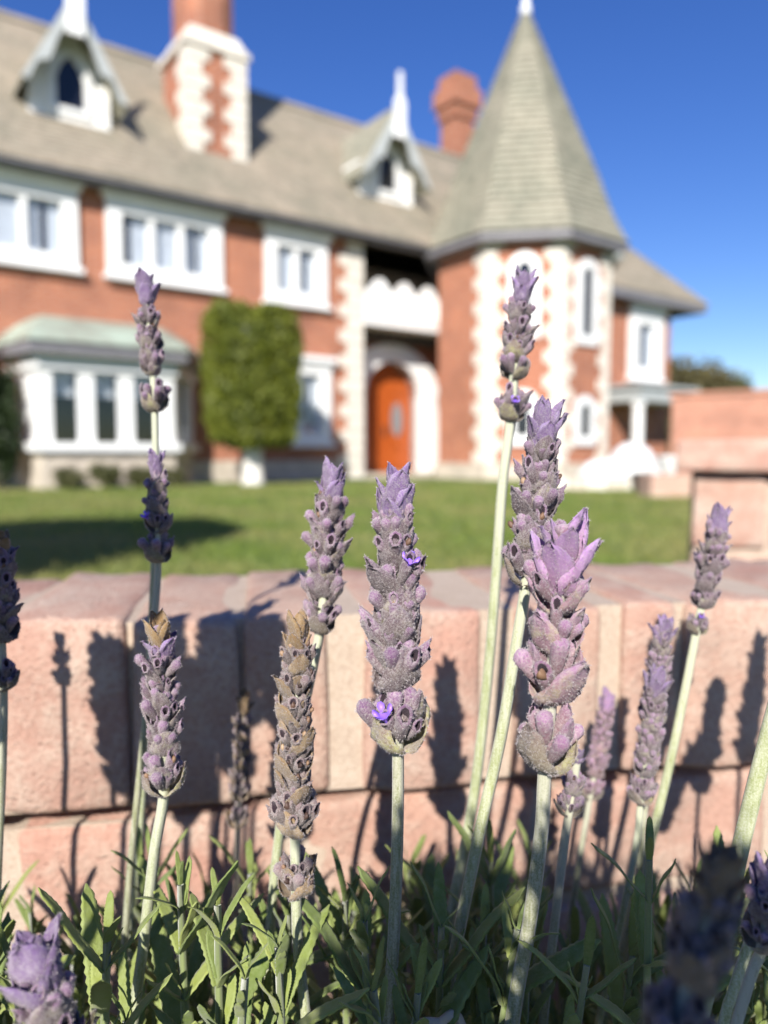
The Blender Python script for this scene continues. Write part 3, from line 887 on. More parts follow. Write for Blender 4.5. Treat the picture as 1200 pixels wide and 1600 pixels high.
# rough white boulder on a stone-edged bed by the turret
def lump(name, mat, loc, lobes, seed, label, cat, res=28):
    v, f = [], []
    for j in range(res + 1):
        th = math.pi * j / res
        for i in range(res * 2):
            ph = math.pi * i / res
            d = Vector((math.sin(th) * math.cos(ph), math.sin(th) * math.sin(ph), math.cos(th)))
            r = 0
            for (c, rad) in lobes:
                c = Vector(c); b = d.dot(c); disc = b * b - c.length_squared + rad * rad
                if disc > 0: r = max(r, b + math.sqrt(disc))
            p = d * max(r, 0.05)
            p += d * 0.07 * noise.noise(p * 4 + Vector((seed, 0, 0))) * p.length
            p.z = max(p.z, -0.15)
            v.append(p)
    n = res * 2
    for j in range(res):
        for i in range(n):
            f.append((j * n + i, (j + 1) * n + i, (j + 1) * n + (i + 1) % n, j * n + (i + 1) % n))
    o = inst(name, mkmesh(name, v, f, mat, smooth=True)); o.location = loc
    return tag(o, label, cat)
MB_ = MB().box(0, 1, 0, 1, 0, 1)
ed = empty('stone_edging', (2.9, 11.6, 0)); tag(ed, 'low pale stone edging of the raised bed in front of the turret', 'edging')
for k in range(6):
    MB().box(-0.35 + k * 0.30, -0.36 + (k + 1) * 0.30, -0.15, 0.12, -0.02, 0.20 + 0.015 * (k % 3)).build('stone_block', M['base_stone'] if k % 2 else M['stone'], ed)
lump('white_boulder', M['white'], (4.05, 12.7, 0.12), [((-0.42, 0, 0.02), 0.30), ((0.20, 0, 0.22), 0.40), ((0.36, 0.05, 0.02), 0.36), ((-0.05, 0, 0), 0.4)], 3, 'rounded bright white boulder on the low stone edging by the turret', 'boulder')
pt = MB().lathe([(0.09, -0.01), (0.13, 0.05), (0.15, 0.22), (0.17, 0.26), (0.14, 0.27), (0.12, 0.22)], (0, 0), 14).build('round_pot', M['pot'], None, True)
pt.location = (3.95, 11.35, 0); tag(pt, 'small dark round pot at the end of the stone edging', 'pot')
ur = MB().lathe([(0.14, 0), (0.14, 0.05), (0.06, 0.10), (0.07, 0.16), (0.20, 0.32), (0.22, 0.46), (0.26, 0.50), (0.22, 0.52), (0.18, 0.42)], (0, 0), 16).build('garden_urn', M['white'], None, True)
ur.location = (5.35, 13.9, 0.0); tag(ur, 'small white garden urn beside the red brick planter', 'urn')

# brick planter, garden wall and pier at the side
def brick_stack(name, label, cat, o, dx, nlen, ncourse, L=0.20, Hh=0.065, D=0.10, gap=0.01, mat='cap_brick', mort='mortar', group=None, thick=None, jit=0.003, seed=0):
    """courses of real bricks on a recessed mortar core; o = corner, dx = direction"""
    rr = random.Random(seed)
    e = tag(empty(name, o), label, cat, group)
    dx = Vector(dx).normalized(); dn = Vector((dx.y, -dx.x, 0))
    th = thick or D
    tot = nlen * (L + gap)
    Mx = Matrix.Identity(4); Mx.col[0][:3] = dx; Mx.col[1][:3] = -dn; Mx.col[2][:3] = (0, 0, 1)
    m = MB(Mx); m.box(0.004, tot - gap - 0.004, 0.007, th - 0.004, -0.02, ncourse * (Hh + gap) - gap - 0.004); m.build('mortar', M[mort], e)
    me = brick_meshes(L, th, Hh, mat)
    half = brick_meshes(L / 2 - gap / 2, th, Hh, mat)
    for c in range(ncourse):
        x = 0.0
        row = [L] * nlen if c % 2 == 0 else [L / 2 - gap / 2] + [L] * (nlen - 1) + [L / 2 - gap / 2]
        for l in row:
            ms = (me if l == L else half)[rr.randrange(3)]
            loc = Mx @ Vector((x + l / 2 + rr.uniform(-jit, jit) * 0.3, th / 2 + rr.uniform(-jit, jit), c * (Hh + gap) + Hh / 2))
            T = Matrix.Translation(loc) @ Mx.to_3x3().to_4x4()
            inst('brick', ms, e, T)
            x += l + gap
    return e
_bm = {}
def brick_meshes(L, D, Hh, mat, rough=0.012, key=None):
    k = (round(L, 4), round(D, 4), round(Hh, 4), mat, key)
    if k in _bm: return _bm[k]
    out = []
    for s in range(3):
        # rounded box from a subdivided cube
        v, f, idx = [], [], {}
        nx_, ny_, nz_ = 5, 3, 4
        b = min(0.004, Hh * 0.08) if key is None else 0.0035
        def lin(n, half):
            return [-half, -half + b] + [(-half + b) + (2 * half - 2 * b) * i / n for i in range(1, n)] + [half - b, half]
        X, Y, Z = lin(nx_, L / 2), lin(ny_, D / 2), lin(nz_, Hh / 2)
        def vid(i, j, l):
            if (i, j, l) in idx: return idx[(i, j, l)]
            p = Vector((X[i], Y[j], Z[l]))
            e_ = (i in (0, len(X) - 1)) + (j in (0, len(Y) - 1)) + (l in (0, len(Z) - 1))
            if e_ >= 2:
                cpt = Vector((max(min(p.x, L / 2 - b), -L / 2 + b), max(min(p.y, D / 2 - b), -D / 2 + b), max(min(p.z, Hh / 2 - b), -Hh / 2 + b)))
                p = cpt + (p - cpt).normalized() * b
            q = p * 22 + Vector((s * 9.1, L * 50, 0))
            q2 = p * 75 + Vector((s * 5.1, 0, 3))
            amp = rough * min(Hh, L) 
            p = p + Vector((noise.noise(q), noise.noise(q + Vector((7, 0, 0))), noise.noise(q + Vector((0, 9, 0))))) * amp * 2.2 + Vector((noise.noise(q2), noise.noise(q2 + Vector((3, 0, 0))), noise.noise(q2 + Vector((0, 4, 0))))) * amp * 1.2
            idx[(i, j, l)] = len(v); v.append(p); return idx[(i, j, l)]
        a, c, d = len(X) - 1, len(Y) - 1, len(Z) - 1
        for i in range(a):
            for j in range(c):
                f += [(vid(i, j, 0), vid(i, j + 1, 0), vid(i + 1, j + 1, 0), vid(i + 1, j, 0)), (vid(i, j, d), vid(i + 1, j, d), vid(i + 1, j + 1, d), vid(i, j + 1, d))]
        for i in range(a):
            for l in range(d):
                f += [(vid(i, 0, l), vid(i + 1, 0, l), vid(i + 1, 0, l + 1), vid(i, 0, l + 1)), (vid(i, c, l), vid(i, c, l + 1), vid(i + 1, c, l + 1), vid(i + 1, c, l))]
        for j in range(c):
            for l in range(d):
                f += [(vid(0, j, l), vid(0, j, l + 1), vid(0, j + 1, l + 1), vid(0, j + 1, l)), (vid(a, j, l), vid(a, j + 1, l), vid(a, j + 1, l + 1), vid(a, j, l + 1))]
        out.append(mkmesh('brick', v, f, M[mat], smooth=True))
    _bm[k] = out
    return out

house_brick('brick_far', (0.46, 0.20, 0.13), (0.40, 0.165, 0.105), (0.46, 0.34, 0.27))
gw = MB().box(0, 22, 0, 0.24, 0, 1.72).build('garden_wall', M['brick_far'])
gw.location = (5.95, 15.4, 0); gw.rotation_euler = (0, 0, R(-38))
tag(gw, 'long salmon brick garden wall running from the house past the side porch', 'wall')
MB().box(-0.05, 22.05, -0.05, 0.29, 1.722, 1.80).build('coping', M['brick_far'], gw)
brick_stack('brick_planter', 'low red brick planter block beside the dark round pot', 'planter', (3.42, 9.45, 0), (1, 0.05, 0), 4, 4, mat='cap_brick', thick=0.5, seed=3)
pier = brick_stack('brick_pier', 'square salmon brick pier with projecting cap beyond the low wall', 'pier', (0.418, 1.0, 0), (1, -0.40, 0), 5, 5, L=0.088, Hh=0.0965, thick=0.30, seed=5)
pm = Matrix.Rotation(math.atan2(-0.40, 1), 4, 'Z')
for k in range(3):
    ms = brick_meshes(0.17, 0.35, 0.042, 'cap_brick')
    inst('cap_brick', ms[k % 3], pier, pm @ Matrix.Translation((-0.022 + 0.085 + k * 0.176, 0.152, 0.5485)))

# ------------------------------------------------------------------ low brick wall behind the lavender
WTOP = CAMZ - 0.074
wall = tag(empty('low_brick_wall', W0), 'low weathered salmon brick wall with upright cap bricks behind the lavender', 'wall')
WM = Matrix.Identity(4); WM.col[0][:3] = WD; WM.col[1][:3] = -WN; WM.col[2][:3] = (0, 0, 1)
TH = 0.125
mm = MB(WM)
# mortar core, a little uneven, recessed behind the brick faces
mm.box(-0.75, 1.0, 0.006, TH - 0.006, -0.02, WTOP - 0.096)
mm.box(-0.75, 1.0, 0.022, TH - 0.022, WTOP - 0.0959, WTOP - 0.0881)
mm.box(-0.75, 1.0, 0.0012, TH - 0.002, WTOP - 0.0865, WTOP - 0.0015)
mm.build('mortar', M['mortar'], wall)
rr = random.Random(4)
# cap course: bricks on edge, joints measured along the wall from its corner
x = -0.72
caps = []
fixed = [(-0.0285, 0.0245), (0.0265, 0.0735), (0.0765, 0.115), (0.132, 0.189), (0.207, 0.252), (0.264, 0.293), (0.297, 0.352)]
x = -0.0315
left = []
while x > -0.72:
    w = rr.uniform(0.046, 0.058); left.append((x - w, x)); x -= w + rr.uniform(0.004, 0.014)
x = 0.364
right = []
while x < 0.95:
    w = rr.uniform(0.046, 0.058); right.append((x, x + w)); x += w + rr.uniform(0.004, 0.014)
for k, (a, b) in enumerate(left + fixed + right):
    w = b - a
    ms = brick_meshes(w, TH + 0.006, 0.087, 'cap_brick', 0.022, 'cap')
    dz = rr.uniform(-0.001, 0.0015)
    T = WM.to_4x4() @ Matrix.Translation(((a + b) / 2, TH / 2 + rr.uniform(-0.0018, 0.0008), WTOP - 0.0435 + dz))
    T = T @ Matrix.Rotation(rr.uniform(-0.012, 0.012), 4, 'Y') @ Matrix.Rotation(rr.uniform(-0.012, 0.012), 4, 'Z')
    inst('cap_brick', ms[rr.randrange(3)], wall, T)
# stretcher courses below, with a slightly open shadow joint under the cap
z = WTOP - 0.087 - 0.0075
c = 0
while z > 0.0:
    hh = 0.056
    x = -0.74 + (0.0 if c % 2 else -0.06)
    while x < 0.95:
        L = rr.choice((0.118, 0.122, 0.126)); 
        ms = brick_meshes(L, TH - 0.004, hh, 'cap_brick', 0.02)
        T = WM.to_4x4() @ Matrix.Translation((x + L / 2, TH / 2 + 0.001 + rr.uniform(-0.001, 0.0025), z - hh / 2)) @ Matrix.Rotation(rr.uniform(-0.01, 0.01), 4, 'Y')
        inst('brick', ms[rr.randrange(3)], wall, T)
        x += L + rr.uniform(0.006, 0.009)
    z -= hh + 0.0075
    c += 1

# ------------------------------------------------------------------ lavender
def add_hair(v, f, mi, pts, nrms, n, ln, wd, rr, slot):
    for _ in range(n):
        i = rr.randrange(len(pts))
        p = pts[i]; nn = nrms[i]
        d = (nn + Vector((rr.gauss(0, .5), rr.gauss(0, .5), rr.gauss(0, .5)))).normalized()
        s = d.cross(Vector((rr.gauss(0, 1), rr.gauss(0, 1), rr.gauss(0, 1)))).normalized() * wd
        l = ln * rr.uniform(0.5, 1.2)
        b = len(v)
        v += [p - s, p + s, p + d * l]
        f.append((b, b + 1, b + 2)); mi.append(slot)

def surf_samples(v, f, rr, n):
    pts, nr = [], []
    for _ in range(n):
        q = f[rr.randrange(len(f))]
        a, b, c = v[q[0]], v[q[1]], v[q[2]]
        s, t_ = rr.random(), rr.random()
        if s + t_ > 1: s, t_ = 1 - s, 1 - t_
        nn = (b - a).cross(c - a)
        if nn.length < 1e-14: continue
        pts.append(a + (b - a) * s + (c - a) * t_); nr.append(nn.normalized())
    return pts, nr

def bract_mesh(mat, L=0.0125, W=0.0052, out=1.0, up=1.0, curl=0.6, point=0.8, seed=0, hair=750, tipback=0.0, fold=0.0):
    """thin ovate bract; local z along the spike, y outwards"""
    rr = random.Random(seed)
    nu, nv = 8, 10
    def P(s, t):
        prof = 1.62 * (t ** 0.42) * ((1 - t) ** (0.38 + 0.22 * point))
        prof = max(prof, 0.16 if t < 0.5 else 0.025)
        w = W * prof
        y = L * out * (0.80 * t - 0.42 * t * t + tipback * t ** 4)
        z = L * up * (0.30 * t + 0.62 * t * t)
        ang = s * curl * 1.25
        rad = w / max(curl * 1.25, 1e-3)
        xx = rad * math.sin(ang)
        y -= rad * (1 - math.cos(ang)) * 0.9
        y += fold * abs(s) * w
        y -= 0.0005 * math.exp(-(s * 5) ** 2)          # sunken midrib
        y += 0.00035 * math.sin(s * 9 + t * 13 + seed) * (0.4 + abs(s)) 
        y += 0.0009 * noise.noise(Vector((s * 1.6 + seed * 3.1, t * 2.6, seed)))
        return Vector((xx + 0.0004 * noise.noise(Vector((t * 4, s * 2, seed + 5))), y, z + 0.0004 * noise.noise(Vector((s * 2, t * 4, seed + 8)))))
    grid = [[P(-1 + 2 * i / nu, j / nv) for i in range(nu + 1)] for j in range(nv + 1)]
    v, f, mi = [], [], []
    th = 0.00016
    def nrm(j, i):
        a = grid[j][min(i + 1, nu)] - grid[j][max(i - 1, 0)]; b = grid[min(j + 1, nv)][i] - grid[max(j - 1, 0)][i]
        n = b.cross(a)
        return n.normalized() if n.length > 1e-12 else Vector((0, 1, 0))
    for j in range(nv + 1):
        for i in range(nu + 1): v.append(grid[j][i] + nrm(j, i) * th * 0.5)
    o = len(v)
    for j in range(nv + 1):
        for i in range(nu + 1): v.append(grid[j][i] - nrm(j, i) * th * 0.5)
    w = nu + 1
    for j in range(nv):
        for i in range(nu):
            a = j * w + i
            f += [(a, a + w, a + w + 1, a + 1), (o + a, o + a + 1, o + a + w + 1, o + a + w)]
    for j in range(nv):
        for i in (0, nu):
            a = j * w + i; q = (a, a + w, o + a + w, o + a); f.append(q if i else q[::-1])
    for i in range(nu):
        a = nv * w + i; f.append((a, a + 1, o + a + 1, o + a)[::-1])
    mi = [0] * len(f)
    pts, nr = surf_samples(v, [q for k, q in enumerate(f[:2 * nu * nv]) if k % 2 == 0], rr, hair)
    edge = [grid[j][i] for j in range(nv + 1) for i in (0, nu)] 
    add_hair(v, f, mi, pts, nr, hair, 0.0006, 0.000042, rr, 1)
    add_hair(v, f, mi, edge, [Vector((e.x * 2, e.y * 0.5, 0.002)).normalized() for e in edge], hair // 2, 0.0007, 0.000042, rr, 1)
    return mkmesh('bract', v, f, [M[mat], M['down']], mi, True)

def calyx_mesh(mat, L=0.0085, r=0.00165, kind='open', seed=0, hair=300):
    """ribbed tubular calyx, slanted mouth with a hood towards the axis; z along tube, y outwards"""
    rr = random.Random(seed)
    n = 12
    v, f, mi = [], [], []
    prof = [(0.0, 0.45), (0.12, 0.78), (0.35, 0.98), (0.6, 1.05), (0.8, 1.02), (0.92, 1.06)]
    closed = kind == 'bud'
    if closed: prof = [(0.0, 0.45), (0.12, 0.75), (0.35, 0.95), (0.58, 1.05), (0.75, 1.18), (0.87, 1.12), (0.95, 0.75), (1.0, 0.22)]
    bend = rr.uniform(0.0, 0.12)
    rings = []
    for (t_, k) in prof:
        ring = []
        for i in range(n):
            a = 2 * math.pi * i / n
            rad = r * k * (1 + 0.07 * math.cos(6 * a) * (1 - t_ * 0.4)) * (1 + 0.12 * noise.noise(Vector((math.cos(a), math.sin(a), t_ * 3 + seed))))
            z = L * t_
            if not closed and t_ > 0.75:
                z += L * (0.20 * -math.sin(a) + (0.04 if i % 2 else -0.02)) * (t_ - 0.75) / 0.17
            hood = 0.55 * r * max(0.0, -math.sin(a)) * (t_ - 0.75) / 0.17 if (not closed and t_ > 0.75) else 0.0
            ring.append(Vector((rad * math.cos(a), rad * math.sin(a) + hood - bend * L * t_ * t_, z)))
        rings.append(ring)
    def emit(ring):
        b = len(v); v.extend(ring); return b
    ids = [emit(q) for q in rings]
    for a, b in zip(ids, ids[1:]):
        for i in range(n): f.append((a + i, a + (i + 1) % n, b + (i + 1) % n, b + i)); mi.append(0)
    nouter = len(f)
    if closed:
        f.append(tuple(ids[-1] + i for i in range(n))); mi.append(0)
    else:
        last = rings[-1]
        c = sum(last, Vector()) / n
        inner1 = [c + Vector(((p.x - c.x) * 0.56, (p.y - c.y) * 0.70, (p.z - c.z) * 0.70)) - Vector((0, 0, L * 0.015)) for p in last]
        c2 = Vector((0, -bend * L * 0.3, L * 0.55))
        inner2 = [Vector((r * 0.72 * math.cos(2 * math.pi * i / n), r * 0.72 * math.sin(2 * math.pi * i / n) - bend * L * 0.4, L * 0.62)) for i in range(n)]
        i1, i2 = emit(inner1), emit(inner2)
        for a, b, m_ in ((ids[-1], i1, 0), (i1, i2, 2)):
            for i in range(n): f.append((a + i, a + (i + 1) % n, b + (i + 1) % n, b + i)); mi.append(m_)
        f.append(tuple(i2 + i for i in range(n))); mi.append(2)
    pts, nr = surf_samples(v, f[:nouter], rr, hair)
    add_hair(v, f, mi, pts, nr, hair, 0.00055, 0.00004, rr, 1)
    pts = rings[-1] if not closed else rings[-3]
    add_hair(v, f, mi, pts, [Vector((p.x, p.y, 0.001)).normalized() for p in pts], hair // 3, 0.0006, 0.00004, rr, 1)
    return mkmesh('calyx', v, f, [M[mat], M['down'], M['throat']], mi, True)

def floret_mesh():
    """small two-lipped violet flower on a tube"""
    v, f = [], []
    n = 10
    prof = [(0.0, 0.0007), (0.0025, 0.0009), (0.0045, 0.0012), (0.0056, 0.0017)]
    for z, r in prof:
        for i in range(n):
            a = 2 * math.pi * i / n; v.append(Vector((r * math.cos(a), r * math.sin(a), z)))
    for j in range(len(prof) - 1):
        for i in range(n): f.append((j * n + i, j * n + (i + 1) % n, (j + 1) * n + (i + 1) % n, (j + 1) * n + i))
    for k in range(5):
        a = 2 * math.pi * k / 5 + 0.3
        o = Vector((math.cos(a), math.sin(a), 0)); s = Vector((-o.y, o.x, 0))
        ln = 0.0024 if k < 3 else 0.0030
        c = o * 0.0015 + Vector((0, 0, 0.0055))
        P = [c - s * 0.0008, c + s * 0.0008, c + o * ln * 0.5 + s * 0.0013 + Vector((0, 0, 0.0014)), c + o * ln * .7 + s * 0.0006 + Vector((0, 0, 0.0022)), c + o * ln * .7 - s * 0.0006 + Vector((0, 0, 0.0022)), c + o * ln * 0.5 - s * 0.0013 + Vector((0, 0, 0.0014))]
        b = len(v)
        v += P + [p - Vector((0, 0, 0.00025)) for p in P]
        f += [tuple(b + i for i in range(6)), tuple(b + 11 - i for i in range(6))] + [(b + i, b + 6 + i, b + 6 + (i + 1) % 6, b + (i + 1) % 6) for i in range(6)]
    return mkmesh('floret', v, f, M['violet'], smooth=True)

def seed_mesh():
    v, f = [], []
    n = 7
    prof = [(0.0, 0.0003), (0.0006, 0.0009), (0.0016, 0.0010), (0.0024, 0.0006), (0.0028, 0.0001)]
    for z, r in prof:
        for i in range(n):
            a = 2 * math.pi * i / n; v.append(Vector((r * math.cos(a) * (1.2 if i % 2 else 0.9), r * math.sin(a), z + 0.0003 * (i % 3))))
    for j in range(len(prof) - 1):
        for i in range(n): f.append((j * n + i, j * n + (i + 1) % n, (j + 1) * n + (i + 1) % n, (j + 1) * n + i))
    return mkmesh('withered_floret', v, f, M['seed'], smooth=True)

LIB = {}
for st, cm, bm_, lm, tm in (('purple', 'calyx', 'bract', 'bract_low', 'coma'), ('pink', 'calyx_pink', 'bract_pink', 'bract_low', 'coma_pink'), ('dry', 'calyx_dry', 'bract_dry', 'bract_dry', 'coma_dry')):
    LIB[st] = dict(
        open=[calyx_mesh(cm, seed=i, L=0.0072 + 0.0008 * i) for i in range(4)],
        bud=[calyx_mesh(cm, kind='bud', seed=10 + i, L=0.0070 + 0.0008 * i, r=0.0015) for i in range(4)],
        bract=[bract_mesh(bm_, seed=i, L=0.0118, W=0.0062 + 0.0005 * i, point=0.7 + 0.2 * (i % 2), curl=0.75, tipback=0.05 * i) for i in range(4)],
        low=[bract_mesh(lm, seed=20 + i, W=0.0068, L=0.0125, curl=0.8, out=1.15, up=0.85) for i in range(3)],
        coma=[bract_mesh(tm, seed=40 + i, W=0.0056 + 0.0007 * (i % 3), L=0.0138, curl=0.95, out=0.40, up=1.08, point=0.5, tipback=0.10 * (i % 3), hair=600) for i in range(5)])
FLORET, SEED = floret_mesh(), seed_mesh()

def catmull(pts, n):
    P = [Vector(p) for p in pts]
    P = [P[0] * 2 - P[1]] + P + [P[-1] * 2 - P[-2]]
    out = []
    for i in range(1, len(P) - 2):
        for k in range(n):
            t_ = k / n
            a, b, c, d = P[i - 1], P[i], P[i + 1], P[i + 2]
            out.append(0.5 * ((2 * b) + (c - a) * t_ + (2 * a - 5 * b + 4 * c - d) * t_ * t_ + (3 * b - a - 3 * c + d) * t_ ** 3))
    out.append(P[-2])
    return out

def frame(z, ref=Vector((0.3, -1, 0.05))):
    z = z.normalized()
    x = ref.cross(z).normalized()
    y = z.cross(x)
    return x, y, z

def stem_obj(name, path, r0, r1, mat, parent, base, rr, hair=0, twist=0.5):
    n = 12
    v, f, mi = [], [], []
    N = len(path)
    for j, p in enumerate(path):
        d = path[min(j + 1, N - 1)] - path[max(j - 1, 0)]
        x, y, z = frame(d)
        r = r0 + (r1 - r0) * j / (N - 1)
        for i in range(n):
            a = 2 * math.pi * i / n + twist * j / N
            q = r * (1 + 0.13 * math.cos(4 * a))
            v.append(p + (x * math.cos(a) + y * math.sin(a)) * q - base)
    for j in range(N - 1):
        for i in range(n):
            f.append((j * n + i, j * n + (i + 1) % n, (j + 1) * n + (i + 1) % n, (j + 1) * n + i)); mi.append(0)
    f.append(tuple(range(n))); mi.append(0)
    f.append(tuple((N - 1) * n + i for i in range(n))); mi.append(0)
    if hair:
        pts, nr = surf_samples(v, f[:-2], rr, hair)
        cen = [p - base for p in path]
        nr = []
        for p in pts:
            c = min(cen, key=lambda q: (q - p).length_squared); nr.append((p - c).normalized())
        add_hair(v, f, mi, pts, nr, hair, 0.00045, 0.00003, rr, 1)
    return inst(name, mkmesh(name, v, f, [M[mat], M['down']], mi, True), parent)

def lavender(pts, label, style='purple', size=1.0, whorls=None, coma=True, r=0.0018, seed=0, florets=0, seeds=0.15, openp=0.45, stem='stem', ncal=(7, 8), group=None, root=None, hair=True, low=1, comascale=1.0, tipstyle=None, yaw=None):
    """pts: tip, base of head, then points down the stem (metres); grows to the soil"""
    rr = random.Random(seed)
    P = [Vector(p) for p in pts]
    tip, bs = P[0], P[1]
    last = P[-1]
    d = (P[-1] - P[-2]); 
    if root is None:
        hh = last.z - SOILZ + 0.008
        sl = max(-0.5, min(0.5, d.x / max(-d.z, 1e-4)))
        ry = min(max(last.y, 0.03), 0.29)
        root = Vector((last.x + sl * hh * 0.5, ry, SOILZ - 0.008))
        for q_ in (0.35, 0.7):
            P.append(Vector((last.x + sl * hh * (q_ - q_ * q_ / 2), last.y + (ry - last.y) * q_, last.z - hh * q_)))
    P.append(Vector(root))
    e = tag(empty('lavender_flower_stem', root), label, 'lavender', group)
    base = Vector(root)
    axis = (tip - bs); LEN = axis.length
    bow = frame(axis)[0] * LEN * rr.uniform(-0.02, 0.02)
    ax = lambda t_: bs + axis * t_ + bow * 4 * t_ * (1 - t_)
    path = catmull([ax(0.82), ax(0.5), bs] + P[2:], 9)
    stem_obj('stem', path, r * 0.75, r * 1.05, stem, e, base, rr, 900 if hair else 0)
    whorls = whorls or [(t_, 1.05 - 0.35 * t_) for t_ in (0.0, 0.2, 0.31, 0.42, 0.52, 0.62, 0.71)]
    lib = LIB[style]
    yaw0 = rr.uniform(0, 6.28)
    if yaw is not None: yaw0 = yaw
    fl = 0
    allcal = []
    for wi, (t_, sc) in enumerate(whorls):
        X, Y, Z = frame(axis)
        c = ax(t_)
        yaw = yaw0 + wi * (math.pi / 2 + rr.uniform(-0.25, 0.25))
        S = size * sc
        for side in (0, 1):
            ya = yaw + side * math.pi + rr.uniform(-0.12, 0.12)
            o = X * math.cos(ya) + Y * math.sin(ya)
            def mat_for(outdir, zdir, loc, s):
                yv = (outdir - zdir * outdir.dot(zdir)).normalized()
                xv = yv.cross(zdir).normalized()
                m = Matrix.Identity(4)
                m.col[0][:3] = xv * s; m.col[1][:3] = yv * s; m.col[2][:3] = zdir * s
                m.translation = loc - base
                return m
            key = 'low' if wi < low else 'bract'
            zd = (Z + o * rr.uniform(-0.05, 0.18) + X * rr.uniform(-.1, .1)).normalized()
            inst('bract', rr.choice(lib[key]), e, mat_for(o, zd, c + o * r * 0.7 - Z * 0.0012 * S, S * rr.uniform(0.9, 1.1)))
            if rr.random() < 0.55:          # a smaller inner bract between the pair
                yb_ = ya + rr.uniform(1.1, 1.9)
                ob = X * math.cos(yb_) + Y * math.sin(yb_)
                inst('bract', rr.choice(lib['bract']), e, mat_for(ob, (Z + ob * 0.05).normalized(), c + ob * r * 0.8 + Z * 0.003 * S, S * rr.uniform(0.7, 0.95)))
            nc = rr.randint(*ncal)
            for k in range(nc):
                inner = k % 2
                an = ya + (k - (nc - 1) / 2) / nc * 2.9 + rr.uniform(-0.12, 0.12)
                oo = X * math.cos(an) + Y * math.sin(an)
                tilt = (0.34 if inner else 0.68) + rr.uniform(-0.16, 0.18)
                zc = (Z * math.cos(tilt) + oo * math.sin(tilt)).normalized()
                loc = c + oo * (r * 0.55 + (0.0008 if inner else 0.0012) * S) + Z * S * ((0.0048 if inner else 0.0022) + rr.uniform(-0.0005, 0.0012))
                op = rr.random() < openp
                if rr.random() < 0.07: continue
                s = S * rr.uniform(0.70, 1.14)
                co = inst('calyx', rr.choice(lib['open' if op else 'bud']), e, mat_for(oo, zc, loc, s))
                if op and rr.random() < seeds:
                    inst('withered_floret', SEED, co, Matrix.Translation((0, 0.0004, 0.0046)))
                if op: allcal.append((co, oo.dot(Vector((-0.2, -1, 0))), wi))
    if florets:
        cand = sorted([q for q in allcal if q[1] > 0.25], key=lambda q: (q[2], -q[1]))
        for q in cand[:: max(1, len(cand) // florets)][:florets]:
            inst('floret', FLORET, q[0], Matrix.Translation((0, 0.0003, 0.0036)) @ Matrix.Diagonal((0.72, 0.72, 0.85, 1)))
    if coma:
        X, Y, Z = frame(axis)
        for ring, (t_, n, tl, s_) in enumerate(((1 - 0.0190 * size * comascale / LEN, 4, 0.20, 0.95), (1 - 0.0140 * size * comascale / LEN, 3, 0.07, 0.95), (1 - 0.0095 * size * comascale / LEN, 2, 0.02, 0.62))):
            for k in range(n):
                an = yaw0 + 0.5 + ring * 0.8 + k * 2 * math.pi / n + rr.uniform(-0.2, 0.2)
                o = X * math.cos(an) + Y * math.sin(an)
                zd = (Z + o * (tl + rr.uniform(-0.12, 0.20))).normalized()
                yv = (o - zd * o.dot(zd)).normalized(); xv = yv.cross(zd).normalized()
                s = size * comascale * s_ * rr.uniform(0.72, 1.12)
                m = Matrix.Identity(4)
                m.col[0][:3] = xv * s; m.col[1][:3] = yv * s; m.col[2][:3] = zd * s
                m.translation = ax(t_) + o * 0.0009 - base
                inst('crown_bract', rr.choice((LIB[tipstyle] if tipstyle and ring else lib)['coma']), e, m)
        # small knot at the very top so that the crown is closed
        inst('calyx', lib['bud'][0], e, Matrix.Translation(ax(1 - 0.0105 * size / LEN) - base) @ Matrix.Diagonal((size, size, size * 0.8, 1)))
    return e

W = lambda *a: [(t_, s_) for t_, s_ in a]
lavender([(0.0031, 0.2, 0.549), (0.0039, 0.2, 0.4692), (0.0038, 0.2, 0.4443), (0.0029, 0.2, 0.416), (0.0013, 0.2, 0.3871)],
         'full mauve lavender spike with violet crown and one open violet floret low on its side', seed=101, size=1.12, yaw=0.25, florets=2, openp=0.45, seeds=0.25, low=1,
         whorls=W((0.0, 1.18), (0.215, 1.06), (0.325, 1.0), (0.435, 0.96), (0.54, 0.88), (0.64, 0.80), (0.71, 0.70)), comascale=0.95)
lavender([(0.0458, 0.186, 0.5379), (0.0418, 0.186, 0.4698), (0.0413, 0.187, 0.4511), (0.0386, 0.188, 0.424), (0.0347, 0.189, 0.3961)],
         'pinkish lavender spike with plump overlapping bracts and yellow-green lowest bracts', 'pink', seed=205, size=1.10, yaw=0.15, openp=0.3, low=1, ncal=(5, 6), r=0.0021,
         whorls=W((0.0, 1.15), (0.26, 1.12), (0.44, 0.95), (0.60, 0.95)), comascale=1.15)
lavender([(0.0455, 0.212, 0.5678), (0.0412, 0.212, 0.513), (0.039, 0.213, 0.4958), (0.0348, 0.214, 0.4665), (0.0281, 0.215, 0.4323), (0.0178, 0.216, 0.3741)],
         'grey-mauve lavender spike with jagged purple crown, its pale stem crossing behind the pinkish spike', seed=309, size=0.92, openp=0.55, seeds=0.25, low=1, stem='stem_pale', r=0.0019,
         whorls=W((0.0, 1.1), (0.17, 1.05), (0.33, 1.05), (0.48, 0.85), (0.62, 0.75)))
lavender([(-0.0659, 0.212, 0.5046), (-0.0652, 0.212, 0.4507), (-0.0684, 0.212, 0.432), (-0.0726, 0.212, 0.4019), (-0.0763, 0.212, 0.3773)],
         'short lavender spike with withered pale tip and horn-like purple bracts, before the shaded bricks', seed=412, size=0.82, tipstyle='dry', openp=0.5, stem='stem_pale', r=0.0017,
         whorls=W((0.0, 1.12), (0.22, 1.05), (0.36, 1.0), (0.47, 0.9), (0.62, 0.9)))
